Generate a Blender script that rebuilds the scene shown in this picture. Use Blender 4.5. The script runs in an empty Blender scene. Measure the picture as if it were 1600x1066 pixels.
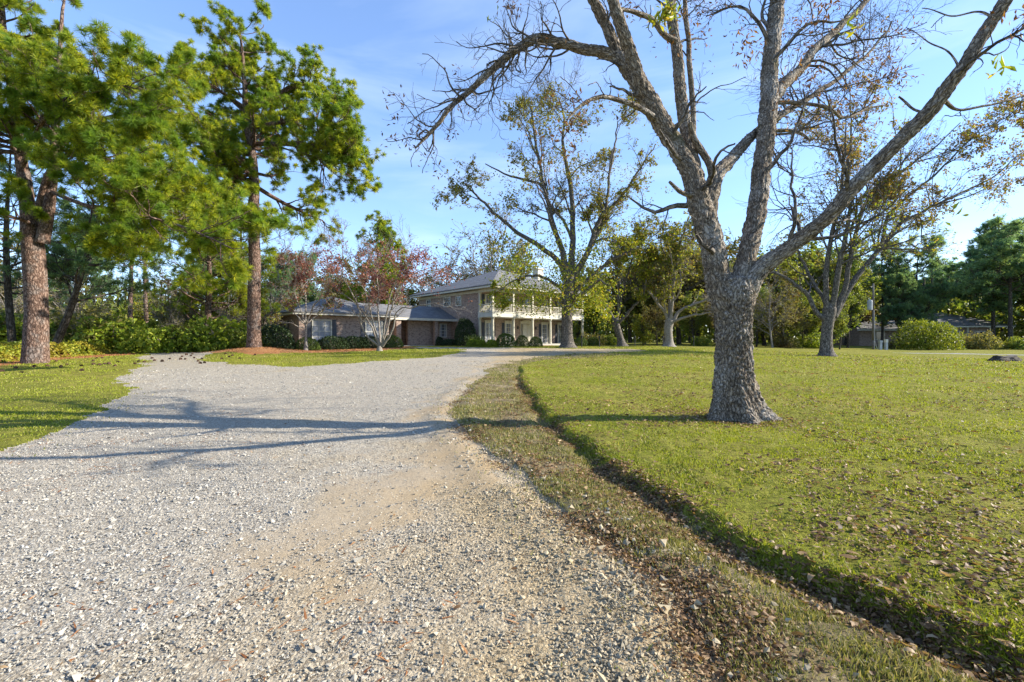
import bpy, math, random
import numpy as np
from mathutils import Vector
rng = np.random.default_rng(7)
random.seed(7)
EYE, F, CX, HY = 1.3, 711.0, 800.0, 530.0      # eye height, focal length and horizon of the photograph in its own pixels
scn = bpy.context.scene
col = scn.collection
TAU = 2*math.pi

# ------------------------------------------------------------------ numeric helpers
def sm(x, a=0.0, b=1.0):
    t = np.clip((np.asarray(x, float)-a)/(b-a), 0, 1); return t*t*(3-2*t)
def nrm(v): return v/np.maximum(np.linalg.norm(v, axis=-1, keepdims=True), 1e-9)
def hsh(ix, iy, iz, s=0):
    with np.errstate(over='ignore'):
        h = ix.astype(np.uint32)*np.uint32(374761393)+iy.astype(np.uint32)*np.uint32(668265263)+iz.astype(np.uint32)*np.uint32(2246822519)+np.uint32((s*3266489917) & 0xffffffff)
        h = (h ^ (h >> np.uint32(13)))*np.uint32(1274126177); h = (h ^ (h >> np.uint32(16)))*np.uint32(2654435761); h ^= h >> np.uint32(15)
    return h.astype(np.float64)/4294967295.0
def vn(p, s=0):                                       # value noise -1..1
    i = np.floor(p).astype(np.int64); f = p-i; f = f*f*(3-2*f); out = 0
    for dx in (0, 1):
        wx = f[:, 0] if dx else 1-f[:, 0]
        for dy in (0, 1):
            wy = f[:, 1] if dy else 1-f[:, 1]
            for dz in (0, 1):
                wz = f[:, 2] if dz else 1-f[:, 2]
                out = out+wx*wy*wz*hsh(i[:, 0]+dx, i[:, 1]+dy, i[:, 2]+dz, s)
    return out*2-1
def n2(x, y, sc, s=0, o=1):
    x = np.ravel(x); y = np.ravel(y); r = 0; a = 1.0
    for k in range(o):
        r = r+a*vn(np.stack([x*sc+17.3*k, y*sc-9.1*k, np.zeros_like(x)+s*3.7], 1), s+k); sc *= 2.03; a *= .5
    return r
def worley(p, s=0):
    i = np.floor(p).astype(np.int64); f1 = np.full(len(p), 9.0); f2 = f1.copy()
    for dx in (-1, 0, 1):
        for dy in (-1, 0, 1):
            for dz in (-1, 0, 1):
                c = i+np.array([dx, dy, dz]); a, b, d = c[:, 0], c[:, 1], c[:, 2]
                q = c+np.stack([hsh(a, b, d, s), hsh(a, b, d, s+1), hsh(a, b, d, s+2)], 1)
                L = np.linalg.norm(q-p, axis=1); m = L < f1
                f2 = np.where(m, f1, np.minimum(f2, L)); f1 = np.where(m, L, f1)
    return f1, f2
def seg_dist(x, y, poly):                              # distance and side (+ = right of travel) to a polyline
    best = np.full(x.shape, 1e9); side = np.zeros(x.shape); tt = np.zeros(x.shape); n = len(poly)-1
    for k in range(n):
        (ax, ay), (bx, by) = poly[k], poly[k+1]; dx, dy = bx-ax, by-ay; l2 = dx*dx+dy*dy
        t = np.clip(((x-ax)*dx+(y-ay)*dy)/l2, 0, 1); d = np.hypot(x-ax-t*dx, y-ay-t*dy)
        m = d < best; best = np.where(m, d, best); tt = np.where(m, k+t, tt)
        side = np.where(m, np.sign((x-ax)*dy-(y-ay)*dx), side)
    return best, side, tt/n
def inside(x, y, poly):
    c = np.zeros(x.shape, bool); n = len(poly)
    for k in range(n):
        (ax, ay), (bx, by) = poly[k], poly[(k+1) % n]
        m = ((ay > y) != (by > y)) & (x < (bx-ax)*(y-ay)/((by-ay) if by != ay else 1e-9)+ax); c ^= m
    return c

# ------------------------------------------------------------------ the lie of the land
def H0(x, y):
    x = np.asarray(x, float); y = np.asarray(y, float)
    az = x/np.maximum(y, 3.0); k = 1-.85*sm(az, .3, .9)
    z = .62*sm(y, 5, 44)*k
    mx, my = MOUND
    return z+.42*np.exp(-((x-mx)**2+(y-my)**2)/(2*1.7**2))
MOUND = (-15.9, 28.0)
def G(px, py):                                         # ground point seen at a photo pixel
    ax, az = (px-CX)/F, (HY-py)/F
    lo, hi = .5, 400.
    for _ in range(50):
        m = (lo+hi)/2
        if EYE+az*m > float(H0(ax*m, m)): lo = m
        else: hi = m
    return (ax*lo, lo)
def XY(px, D): return ((px-CX)/F*D, D)
LIP = [G(*p) for p in [(930, 558), (850, 563), (810, 573), (812, 590), (826, 618), (846, 648), (885, 685), (940, 722), (1010, 768), (1090, 818), (1190, 880), (1320, 945), (1450, 1000), (1600, 1066)]]
LIP += [(LIP[-1][0]+1.2, LIP[-1][1]-.6), (LIP[-1][0]+6, LIP[-1][1]-2.4)]
LIP = LIP[::-1]            # from the camera outwards, so that the lawn lies on its right
DRIVE = [G(*p) for p in [(250, 550), (218, 557), (232, 570), (190, 592), (215, 604), (150, 640), (110, 656), (60, 672), (0, 706)]]
DRIVE += [(-7, 4.2), (-9, 0), (-12, -12), (3, -12), (2.2, -2), (1.5, 1.1)]
DRIVE += [G(*p) for p in [(1115, 1066), (1095, 1000), (1060, 925), (965, 862), (880, 805), (800, 742), (745, 698), (706, 660), (712, 628), (738, 600), (765, 578), (800, 563), (880, 554), (1000, 549), (1010, 546), (905, 545), (760, 543.3), (642, 542.2), (642, 544), (735, 546), (700, 556), (600, 565), (470, 573), (360, 570), (300, 562), (335, 553), (330, 550)]]
STRAW = [G(*p) for p in [(278, 549), (330, 553), (420, 552.5), (520, 551.5), (600, 547), (655, 544), (640, 541.5), (560, 540), (440, 539.5), (330, 540), (250, 542)]]
STRAW2 = [G(*p) for p in [(-700, 600), (-100, 584), (0, 573), (60, 566), (120, 561), (190, 556), (222, 553), (205, 549), (-300, 545)]]
ROAD = [G(*p) for p in [(1392, 551.2), (1460, 553.2), (1560, 555), (2300, 564), (2300, 561), (1560, 553.6), (1460, 551.9)]]
def regions(x, y):
    """0 lawn, 1 drive, 2 verge, 3 straw, 4 road"""
    sh = x.shape; x = x.ravel(); y = y.ravel(); r = np.hypot(x, y)
    w = .22+.022*r
    jx = x+w*n2(x, y, .9, 3, 3)*.55; jy = y+w*n2(x, y, .9, 9, 3)*.8
    reg = np.zeros(x.shape, int)
    d, s, t = seg_dist(x, y, LIP)
    reg[(s < 0) & (d < 3.2) & (y < 30) & (y > -1)] = 2
    reg[inside(jx, jy, STRAW)] = 3
    reg[inside(jx, jy, STRAW2)] = 3
    reg[inside(x, y, ROAD)] = 4
    reg[inside(jx, jy, DRIVE)] = 1
    return reg.reshape(sh)
def lipz(x, y):
    d, s, t = seg_dist(x, y, LIP); t = 1-t; sd = d*s+(.07*n2(x, y, .55, 4, 2)+.09*n2(x, y, 1.8, 5, 3)+.04*n2(x, y, 7, 8, 2)).reshape(np.shape(x))
    amp = .062*sm(t, .02, .22)*(1+.35*n2(x, y, .6, 6, 2).reshape(np.shape(x)))
    return amp*(sm(sd, -.02, .15)*(1-sm(sd, 4, 12)*.35)) - .05*sm(t, .05, .25)*(1+.5*n2(x, y, 1.1, 61, 2).reshape(np.shape(x)))*np.exp(-((sd+.09)/.11)**2)
def H(x, y):
    x = np.asarray(x, float); y = np.asarray(y, float); sh = x.shape; x = x.ravel(); y = y.ravel()
    r = np.hypot(x, y)
    z = H0(x, y)+lipz(x, y)
    z += .03*n2(x, y, .35, 11, 2)+.010*n2(x, y, 2.3, 12, 2)
    dd, ds, _ = seg_dist(x, y, DRIVE[15:27])
    z += .035*np.exp(-((dd-.25)/.22)**2)*(r < 14)       # little berm of stones thrown to the edge
    return z.reshape(sh)
def Hs(x, y): return float(H(np.array([x]), np.array([y]))[0])
def sandmask(x, y):
    sh = np.shape(x); x0, y0 = np.ravel(x), np.ravel(y); x = x0+.45*n2(x0, y0, .9, 24, 3); y = y0+.45*n2(x0, y0, .9, 25, 3)
    def blob(px, py, rx, ry, w, sk=0.):
        cx, cy = G(px, py); rx *= .85; return w*np.exp(-(((x-cx-sk*(y-cy))/rx)**2+((y-cy)/ry)**2))
    m = blob(590, 745, 1.0, 1.1, 1.0)+blob(560, 860, .55, .9, .6, .1)+blob(640, 1000, .30, .6, .45)+blob(700, 700, .5, 1.5, .6)+blob(715, 632, .5, 1.6, .9)
    d, s, t = seg_dist(x, y, DRIVE[15:27]); m = m+.95*np.exp(-((d-.42)/.20)**2)*(.65+.6*n2(x0, y0, .8, 26, 2))    # washed soil just inside the right edge
    d, s, t = seg_dist(x, y, [G(*p) for p in ((760, 640), (700, 700), (560, 780), (420, 900), (300, 1066))]); m = m+.35*np.exp(-(d/.28)**2)
    m = m*1.1+.42*n2(x0, y0, 1.5, 21, 4)+.15*n2(x0, y0, 9, 27, 2)
    return sm(m, .34, 1.3).reshape(sh)

# ------------------------------------------------------------------ mesh and object helpers
def mk(name, V, Fc, mat, parent=None, smooth=False, attr=None, fattr=None):
    """Fc: one (n,3) or (n,4) int array or a list of such arrays"""
    me = bpy.data.meshes.new(name); V = np.asarray(V, np.float32)
    Fs = Fc if isinstance(Fc, (list, tuple)) else [Fc]; Fs = [np.asarray(f, np.int32) for f in Fs if len(f)]
    me.vertices.add(len(V)); me.vertices.foreach_set('co', V.ravel())
    nl = sum(f.size for f in Fs); npoly = sum(len(f) for f in Fs)
    me.loops.add(nl); me.loops.foreach_set('vertex_index', np.concatenate([f.ravel() for f in Fs]))
    st = []; o = 0
    for f in Fs: st.append(o+np.arange(len(f))*f.shape[1]); o += f.size
    me.polygons.add(npoly); me.polygons.foreach_set('loop_start', np.concatenate(st).astype(np.int32))
    me.polygons.foreach_set('use_smooth', np.full(npoly, smooth))
    me.update(calc_edges=True)
    if attr:
        for k, a in attr.items():
            a = np.asarray(a, np.float32)
            if a.ndim == 2: me.attributes.new(k, 'FLOAT_VECTOR', 'POINT').data.foreach_set('vector', a.ravel())
            else: me.attributes.new(k, 'FLOAT', 'POINT').data.foreach_set('value', a)
    me.materials.append(mat)
    o = bpy.data.objects.new(name, me); col.objects.link(o)
    if parent is not None: o.parent = parent
    return o
def tag(o, label=None, cat=None, group=None, kind=None):
    if label: o['label'] = label
    if cat: o['category'] = cat
    if group: o['group'] = group
    if kind: o['kind'] = kind
    return o
def empty(name, loc, rz=0., label=None, cat=None, group=None):
    o = bpy.data.objects.new(name, None); col.objects.link(o); o.location = loc; o.rotation_euler = (0, 0, rz)
    o.empty_display_size = .3; return tag(o, label, cat, group)
def dup(root, loc, rz, sc=1.0, label=None, cat=None, group=None):
    def cp(o, par):
        c = o.copy(); col.objects.link(c)
        if par is not None: c.parent = par
        for ch in list(o.children): cp(ch, c)
        return c
    r = cp(root, None); r.location = loc; r.rotation_euler = (0, 0, rz); r.scale = (sc, sc, sc) if np.isscalar(sc) else sc
    tag(r, label, cat, group); return r
class MB:
    def __init__(s): s.V = []; s.Q = []; s.T = []; s.n = 0
    def add(s, V, Q=(), T=()):
        s.V.append(np.asarray(V, float)); 
        if len(Q): s.Q.append(np.asarray(Q)+s.n)
        if len(T): s.T.append(np.asarray(T)+s.n)
        s.n += len(V)
    def box(s, x0, x1, y0, y1, z0, z1):
        s.add([(x, y, z) for z in (z0, z1) for y in (y0, y1) for x in (x0, x1)], [(0, 2, 3, 1), (4, 5, 7, 6), (0, 1, 5, 4), (2, 6, 7, 3), (0, 4, 6, 2), (1, 3, 7, 5)])
    def cyl(s, c, r0, r1, z0, z1, n=16, cap=True):
        a = np.arange(n)*TAU/n; k = np.stack([np.cos(a), np.sin(a)], 1); V = []
        for r, z in ((r0, z0), (r1, z1)): V += [(c[0]+r*u, c[1]+r*v, z) for u, v in k]
        V += [(c[0], c[1], z0), (c[0], c[1], z1)]
        Q = [(i, (i+1) % n, n+(i+1) % n, n+i) for i in range(n)]
        s.add(V, Q, [(2*n, (i+1) % n, i) for i in range(n)]+[(2*n+1, n+i, n+(i+1) % n) for i in range(n)])
    def lathe(s, c, prof, n=16):
        for (r0, z0), (r1, z1) in zip(prof[:-1], prof[1:]): s.cyl(c, r0, r1, z0, z1, n)
    def poly(s, pts, th=.05):                            # a convex polygon given thickness downwards
        pts = np.asarray(pts, float); n = len(pts); lo = pts-np.array([0, 0, th])
        T = [(0, i, i+1) for i in range(1, n-1)]+[(n, n+i+1, n+i) for i in range(1, n-1)]
        Q = [(i, n+i, n+(i+1) % n, (i+1) % n) for i in range(n)]
        s.add(np.vstack([pts, lo]), Q, T)
    def build(s, name, mat, parent=None, smooth=False):
        V = np.vstack(s.V); Fc = []
        if s.Q: Fc.append(np.vstack(s.Q))
        if s.T: Fc.append(np.vstack(s.T))
        return mk(name, V, Fc, mat, parent, smooth)

# ------------------------------------------------------------------ materials
def newmat(name):
    m = bpy.data.materials.new(name); m.use_nodes = True; nt = m.node_tree; nt.nodes.clear()
    out = nt.nodes.new('ShaderNodeOutputMaterial'); return m, nt, out
def nd(nt, t, **kw):
    n = nt.nodes.new(t)
    for k, v in kw.items():
        if k.startswith('i_'): n.inputs[k[2:].replace('_', ' ')].default_value = v
        elif k.startswith('n_'): n.inputs[int(k[2:])].default_value = v
        else: setattr(n, k, v)
    return n
def ramp(nt, fac, stops, interp='LINEAR'):
    r = nt.nodes.new('ShaderNodeValToRGB'); cr = r.color_ramp; cr.interpolation = interp
    while len(cr.elements) < len(stops): cr.elements.new(.5)
    for e, (p, c) in zip(cr.elements, stops): e.position = p; e.color = (*c, 1) if len(c) == 3 else c
    nt.links.new(fac, r.inputs[0]); return r.outputs[0]
def mixc(nt, f, a, b, mode='MIX'):
    m = nt.nodes.new('ShaderNodeMix'); m.data_type = 'RGBA'; m.blend_type = mode
    for s, v in ((m.inputs[0], f), (m.inputs[6], a), (m.inputs[7], b)):
        if isinstance(v, (int, float)): s.default_value = v
        elif isinstance(v, tuple): s.default_value = (*v, 1) if len(v) == 3 else v
        else: nt.links.new(v, s)
    return m.outputs[2]
def mapping(nt, src, sc):
    m = nt.nodes.new('ShaderNodeMapping'); m.inputs['Scale'].default_value = sc; nt.links.new(src, m.inputs[0]); return m.outputs[0]
def noise(nt, vec, sc, det=4, rough=.55):
    n = nd(nt, 'ShaderNodeTexNoise', i_Scale=sc, i_Detail=det, i_Roughness=rough); nt.links.new(vec, n.inputs[0]); return n.outputs[0]
def voro(nt, vec, sc, feature='F1'):
    n = nd(nt, 'ShaderNodeTexVoronoi', feature=feature); n.inputs['Scale'].default_value = sc; nt.links.new(vec, n.inputs[0]); return n
def princ(nt, out, colr, rough=.8, bump=None, bs=.5, bd=.01, spec=.3, metal=0.):
    p = nd(nt, 'ShaderNodeBsdfPrincipled'); p.inputs['Roughness'].default_value = rough; p.inputs['Specular IOR Level'].default_value = spec; p.inputs['Metallic'].default_value = metal
    if isinstance(colr, tuple): p.inputs['Base Color'].default_value = (*colr, 1)
    else: nt.links.new(colr, p.inputs['Base Color'])
    if bump is not None:
        b = nd(nt, 'ShaderNodeBump'); b.inputs['Strength'].default_value = bs; b.inputs['Distance'].default_value = bd
        nt.links.new(bump, b.inputs['Height']); nt.links.new(b.outputs[0], p.inputs['Normal'])
    nt.links.new(p.outputs[0], out.inputs[0]); return p
def objco(nt): return nd(nt, 'ShaderNodeTexCoord').outputs['Object']
def leafmat(name, stops, trans=.35, rough=.55, nsc=.6, tint=None, spec=.25):
    m, nt, out = newmat(name); g = nd(nt, 'ShaderNodeNewGeometry'); c = ramp(nt, g.outputs['Random Per Island'], stops)
    if tint:
        n = noise(nt, objco(nt), nsc, 2); c = mixc(nt, ramp(nt, n, [(.4, (0, 0, 0)), (.62, (1, 1, 1))]), c, tint)
    p = nd(nt, 'ShaderNodeBsdfPrincipled'); p.inputs['Roughness'].default_value = rough; p.inputs['Specular IOR Level'].default_value = spec
    nt.links.new(c, p.inputs['Base Color'])
    t = nd(nt, 'ShaderNodeBsdfTranslucent'); nt.links.new(mixc(nt, 1.0, c, (1.35, 1.3, .7), 'MULTIPLY'), t.inputs[0])
    x = nd(nt, 'ShaderNodeMixShader'); x.inputs[0].default_value = trans
    nt.links.new(p.outputs[0], x.inputs[1]); nt.links.new(t.outputs[0], x.inputs[2]); nt.links.new(x.outputs[0], out.inputs[0]); return m
def barkmat(name, lo, mid, hi, sc=14., stretch=.28, bd=.02, patch=None, moss=None):
    m, nt, out = newmat(name); a = nd(nt, 'ShaderNodeAttribute', attribute_name='bk').outputs['Vector']
    w = nd(nt, 'ShaderNodeTexNoise', i_Scale=7., i_Detail=3.); nt.links.new(a, w.inputs[0])
    vm = nd(nt, 'ShaderNodeVectorMath', operation='MULTIPLY_ADD'); nt.links.new(w.outputs['Color'], vm.inputs[0]); vm.inputs[1].default_value = (.15, .15, .30); nt.links.new(a, vm.inputs[2])
    v = mapping(nt, vm.outputs[0], (1, 1, stretch)); vo = voro(nt, v, sc, 'DISTANCE_TO_EDGE').outputs[0]
    n = noise(nt, v, sc*2.2, 6, .65)
    h = nd(nt, 'ShaderNodeMath', operation='MULTIPLY_ADD'); nt.links.new(n, h.inputs[0]); h.inputs[1].default_value = .55; vs = nd(nt, 'ShaderNodeMath', operation='MULTIPLY'); vs.inputs[1].default_value = .75; nt.links.new(vo, vs.inputs[0]); nt.links.new(vs.outputs[0], h.inputs[2])
    c = ramp(nt, h.outputs[0], [(.24, lo), (.37, mid), (.56, hi)])
    if patch: c = mixc(nt, ramp(nt, noise(nt, a, 2.3, 5), [(.50, (0, 0, 0)), (.62, (.8, .8, .8))]), c, mixc(nt, 1.0, ramp(nt, h.outputs[0], [(.24, (.12, .11, .10)), (.44, (1, 1, 1))]), patch, 'MULTIPLY'))
    if moss: c = mixc(nt, ramp(nt, noise(nt, a, 1.1, 4), [(.60, (0, 0, 0)), (.68, (.7, .7, .7))]), c, moss)
    princ(nt, out, c, .92, h.outputs[0], 1.0, bd, .1); return m
M = {}
M['pecan_bark'] = barkmat('pecan_bark', (.035, .028, .022), (.165, .132, .098), (.36, .305, .24), 30, .24, .03, patch=(.38, .345, .30), moss=(.10, .09, .04))
M['grey_bark'] = barkmat('grey_bark', (.03, .026, .022), (.115, .10, .085), (.25, .22, .19), 13, .3, .03)
M['pine_bark'] = barkmat('pine_bark', (.035, .024, .019), (.13, .08, .06), (.27, .19, .15), 11, .40, .05, patch=(.22, .18, .16))
M['pale_bark'] = barkmat('pale_bark', (.10, .085, .07), (.24, .21, .18), (.36, .33, .29), 20, .3, .01)
M['dark_bark'] = barkmat('dark_bark', (.02, .017, .014), (.07, .058, .045), (.14, .12, .10), 8, .3, .03)
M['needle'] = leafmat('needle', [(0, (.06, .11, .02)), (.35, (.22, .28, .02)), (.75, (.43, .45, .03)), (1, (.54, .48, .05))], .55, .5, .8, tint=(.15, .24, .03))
M['needle_far'] = leafmat('needle_far', [(0, (.09, .16, .09)), (.5, (.19, .29, .13)), (1, (.33, .41, .15))], .5, .55, .4, tint=(.12, .21, .11))  # lifted, bluish green: distance haze is put into the needle colour
M['leaf_yellow'] = leafmat('leaf_yellow', [(0, (.10, .14, .015)), (.45, (.22, .27, .022)), (.8, (.42, .39, .03)), (1, (.30, .19, .05))], .45, .5, .5)
M['leaf_olive'] = leafmat('leaf_olive', [(0, (.12, .13, .02)), (.5, (.25, .25, .04)), (.85, (.24, .17, .04)), (1, (.16, .07, .03))], .4, .6, .5)
M['leaf_brown'] = leafmat('leaf_brown', [(0, (.07, .035, .016)), (.6, (.18, .085, .035)), (1, (.30, .16, .05))], .3, .6)
M['leaf_amber'] = leafmat('leaf_amber', [(0, (.12, .09, .03)), (.5, (.26, .19, .05)), (.85, (.33, .21, .04)), (1, (.28, .12, .04))], .4, .6, .5)
M['leaf_gold'] = leafmat('leaf_gold', [(0, (.07, .10, .012)), (.5, (.17, .21, .02)), (1, (.32, .33, .04))], .35, .5, .9)
M['leaf_red'] = leafmat('leaf_red', [(0, (.10, .03, .03)), (.5, (.22, .07, .07)), (1, (.42, .20, .14))], .35, .55, .5)
M['leaf_green'] = leafmat('leaf_green', [(0, (.06, .10, .02)), (.5, (.14, .20, .03)), (1, (.30, .34, .05))], .45, .5, .35, tint=(.22, .22, .045))
M['leaf_dull'] = leafmat('leaf_dull', [(0, (.09, .10, .03)), (.5, (.19, .19, .05)), (1, (.30, .27, .09))], .42, .6, .35, tint=(.13, .09, .03))
M['leaf_box'] = leafmat('leaf_box', [(0, (.03, .055, .010)), (.5, (.075, .12, .018)), (1, (.15, .20, .03))], .2, .5, 1.2)
M['leaf_lime'] = leafmat('leaf_lime', [(0, (.10, .15, .015)), (.5, (.20, .27, .02)), (1, (.36, .38, .05))], .35, .5, 1.2)
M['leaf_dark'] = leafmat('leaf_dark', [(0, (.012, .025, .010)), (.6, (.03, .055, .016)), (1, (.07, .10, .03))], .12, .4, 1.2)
M['ivy'] = leafmat('ivy', [(0, (.09, .13, .015)), (.5, (.21, .25, .02)), (1, (.38, .37, .04))], .35, .5, .8, tint=(.30, .24, .03))
M['grass'] = leafmat('grass', [(0, (.05, .065, .015)), (.35, (.17, .21, .018)), (.7, (.29, .33, .025)), (.85, (.38, .36, .07)), (1, (.46, .38, .20))], .35, .55, .45, tint=(.25, .28, .02))
M['grass_dry'] = leafmat('grass_dry', [(0, (.10, .11, .03)), (.4, (.19, .20, .04)), (.8, (.34, .29, .12)), (1, (.45, .36, .20))], .3, .6, .8)
M['litter'] = leafmat('litter', [(0, (.05, .03, .015)), (.35, (.14, .075, .032)), (.75, (.27, .16, .075)), (1, (.46, .33, .19))], .3, .55)
M['straw'] = leafmat('straw', [(0, (.16, .06, .02)), (.5, (.33, .14, .05)), (1, (.48, .24, .10))], .15, .7)

def mat_gravel():
    m, nt, out = newmat('gravel'); o = objco(nt)
    v = voro(nt, o, 55); v2 = voro(nt, o, 120); v3 = voro(nt, o, 22)
    c1 = ramp(nt, nd_sep(nt, v.outputs['Color']), [(0, (0.126, 0.115, 0.104)), (.2, (0.266, 0.248, 0.222)), (.6, (0.385, 0.363, 0.326)), (1, (0.533, 0.503, 0.451))])
    c2 = ramp(nt, nd_sep(nt, v2.outputs['Color']), [(0, (0.163, 0.148, 0.126)), (.4, (0.333, 0.303, 0.259)), (1, (0.488, 0.459, 0.407))])
    c = mixc(nt, .45, c1, c2)
    c = mixc(nt, ramp(nt, v.outputs[0], [(.55, (0, 0, 0)), (.95, (.75, .75, .75))]), c, (0.148, 0.126, 0.104))
    s = nd(nt, 'ShaderNodeAttribute', attribute_name='sand').outputs['Fac']
    sand = ramp(nt, noise(nt, o, 45, 8, .8), [(.3, (.21, .175, .13)), (.5, (.33, .28, .215)), (.7, (.42, .365, .29))])
    c = mixc(nt, ramp(nt, s, [(.15, (0, 0, 0)), (.75, (.92, .92, .92))]), c, sand)
    c = mixc(nt, 1.0, c, (1.06, 1.0, .89), 'MULTIPLY'); c = mixc(nt, tan_mask(nt, o), c, mixc(nt, 1.0, c, (1.04, .91, .68), 'MULTIPLY'))
    h = nd(nt, 'ShaderNodeMath', operation='ADD'); a = nd(nt, 'ShaderNodeMath', operation='MULTIPLY'); a.inputs[1].default_value = .5
    nt.links.new(v2.outputs[0], a.inputs[0]); nt.links.new(v.outputs[0], h.inputs[0]); nt.links.new(a.outputs[0], h.inputs[1])
    inv0 = nd(nt, 'ShaderNodeMath', operation='MULTIPLY'); inv0.inputs[1].default_value = -1.; nt.links.new(h.outputs[0], inv0.inputs[0])
    hm = nd(nt, 'ShaderNodeMath', operation='SUBTRACT'); hm.inputs[0].default_value = 1.; nt.links.new(s, hm.inputs[1]); inv1 = nd(nt, 'ShaderNodeMath', operation='MULTIPLY'); nt.links.new(inv0.outputs[0], inv1.inputs[0]); nt.links.new(hm.outputs[0], inv1.inputs[1])
    inv = nd(nt, 'ShaderNodeMath', operation='ADD'); nt.links.new(inv1.outputs[0], inv.inputs[0]); nt.links.new(noise(nt, o, 60, 8, .8), inv.inputs[1])
    princ(nt, out, c, .95, inv.outputs[0], .9, .012, .1); return m
def tan_mask(nt, o):
    sx = nd(nt, 'ShaderNodeSeparateXYZ'); nt.links.new(o, sx.inputs[0]); mr = nd(nt, 'ShaderNodeMapRange'); nt.links.new(sx.outputs[0], mr.inputs[0])
    mr.inputs[1].default_value = -2.4; mr.inputs[2].default_value = .2; mr.inputs[3].default_value = -.19; mr.inputs[4].default_value = .15
    ad = nd(nt, 'ShaderNodeMath', operation='ADD'); nt.links.new(noise(nt, o, .5, 5, .6), ad.inputs[0]); nt.links.new(mr.outputs[0], ad.inputs[1]); return ramp(nt, ad.outputs[0], [(.38, (0, 0, 0)), (.68, (1, 1, 1))])
def nd_sep(nt, c):
    s = nd(nt, 'ShaderNodeSeparateColor'); nt.links.new(c, s.inputs[0]); return s.outputs[0]
def mat_ground(name, a, b, d, sc=.5, fine=26):
    m, nt, out = newmat(name); o = objco(nt)
    c = ramp(nt, noise(nt, o, fine, 6, .75), [(.32, a), (.52, b), (.72, d)])
    c = mixc(nt, ramp(nt, noise(nt, o, sc, 5, .65), [(.42, (0, 0, 0)), (.66, (.7, .7, .7))]), c, d)
    c = mixc(nt, ramp(nt, noise(nt, o, sc*5, 5, .7), [(.50, (0, 0, 0)), (.7, (.55, .55, .55))]), c, a)
    princ(nt, out, c, 1., noise(nt, o, fine*1.6, 6, .7), 1., .035, .05); return m
M['gravel'] = mat_gravel()
M['lawn'] = mat_ground('lawn', (.075, .06, .02), (.19, .20, .028), (.29, .25, .06), .5, 22)
M['verge'] = mat_ground('verge', (.07, .055, .03), (.17, .14, .06), (.33, .26, .17), 1.3, 22)
M['strawbed'] = mat_ground('strawbed', (.17, .08, .035), (.33, .155, .065), (.42, .24, .12), .8, 12)
M['asphalt'] = mat_ground('asphalt', (.22, .22, .21), (.30, .29, .28), (.36, .35, .33), .8, 30)
def mat_stone():
    m, nt, out = newmat('stone'); g = nd(nt, 'ShaderNodeNewGeometry')
    c = ramp(nt, g.outputs['Random Per Island'], [(0, (.08, .076, .068)), (.12, (.20, .19, .17)), (.5, (.33, .31, .27)), (.8, (.41, .375, .315)), (1, (.50, .465, .40))])
    c = mixc(nt, .25, c, ramp(nt, noise(nt, objco(nt), 60, 4), [(.3, (.22, .205, .175)), (.7, (.5, .47, .40))]))
    c = mixc(nt, tan_mask(nt, objco(nt)), c, mixc(nt, 1.0, c, (1.04, .91, .68), 'MULTIPLY'))
    princ(nt, out, c, .9, noise(nt, objco(nt), 120, 3), .4, .004, .15); return m
M['stone'] = mat_stone()
def mat_brick(name='brick'):
    m, nt, out = newmat(name); o = objco(nt); s = nd(nt, 'ShaderNodeSeparateXYZ'); nt.links.new(o, s.inputs[0])
    ad = nd(nt, 'ShaderNodeMath', operation='ADD'); nt.links.new(s.outputs[0], ad.inputs[0]); nt.links.new(s.outputs[1], ad.inputs[1])
    cb = nd(nt, 'ShaderNodeCombineXYZ'); nt.links.new(ad.outputs[0], cb.inputs[0]); nt.links.new(s.outputs[2], cb.inputs[1])
    b = nd(nt, 'ShaderNodeTexBrick'); nt.links.new(cb.outputs[0], b.inputs[0])
    b.inputs['Scale'].default_value = 1.; b.inputs['Brick Width'].default_value = .24; b.inputs['Row Height'].default_value = .085; b.inputs['Mortar Size'].default_value = .009
    b.inputs['Color1'].default_value = (.20, .125, .095, 1); b.inputs['Color2'].default_value = (.36, .26, .20, 1); b.inputs['Mortar'].default_value = (.42, .37, .32, 1); b.inputs['Bias'].default_value = -.1
    n = noise(nt, cb.outputs[0], 4.5, 5, .7)
    c = mixc(nt, ramp(nt, n, [(.42, (0, 0, 0)), (.6, (.6, .6, .6))]), b.outputs[0], (.44, .33, .27)); c = mixc(nt, ramp(nt, noise(nt, mapping(nt, cb.outputs[0], (4, 11, 1)), 1.0, 2), [(.55, (0, 0, 0)), (.65, (.7, .7, .7))]), c, (.09, .06, .055))
    princ(nt, out, c, .9, b.outputs[1], -.4, .006, .1); return m
M['brick'] = mat_brick()
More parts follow.
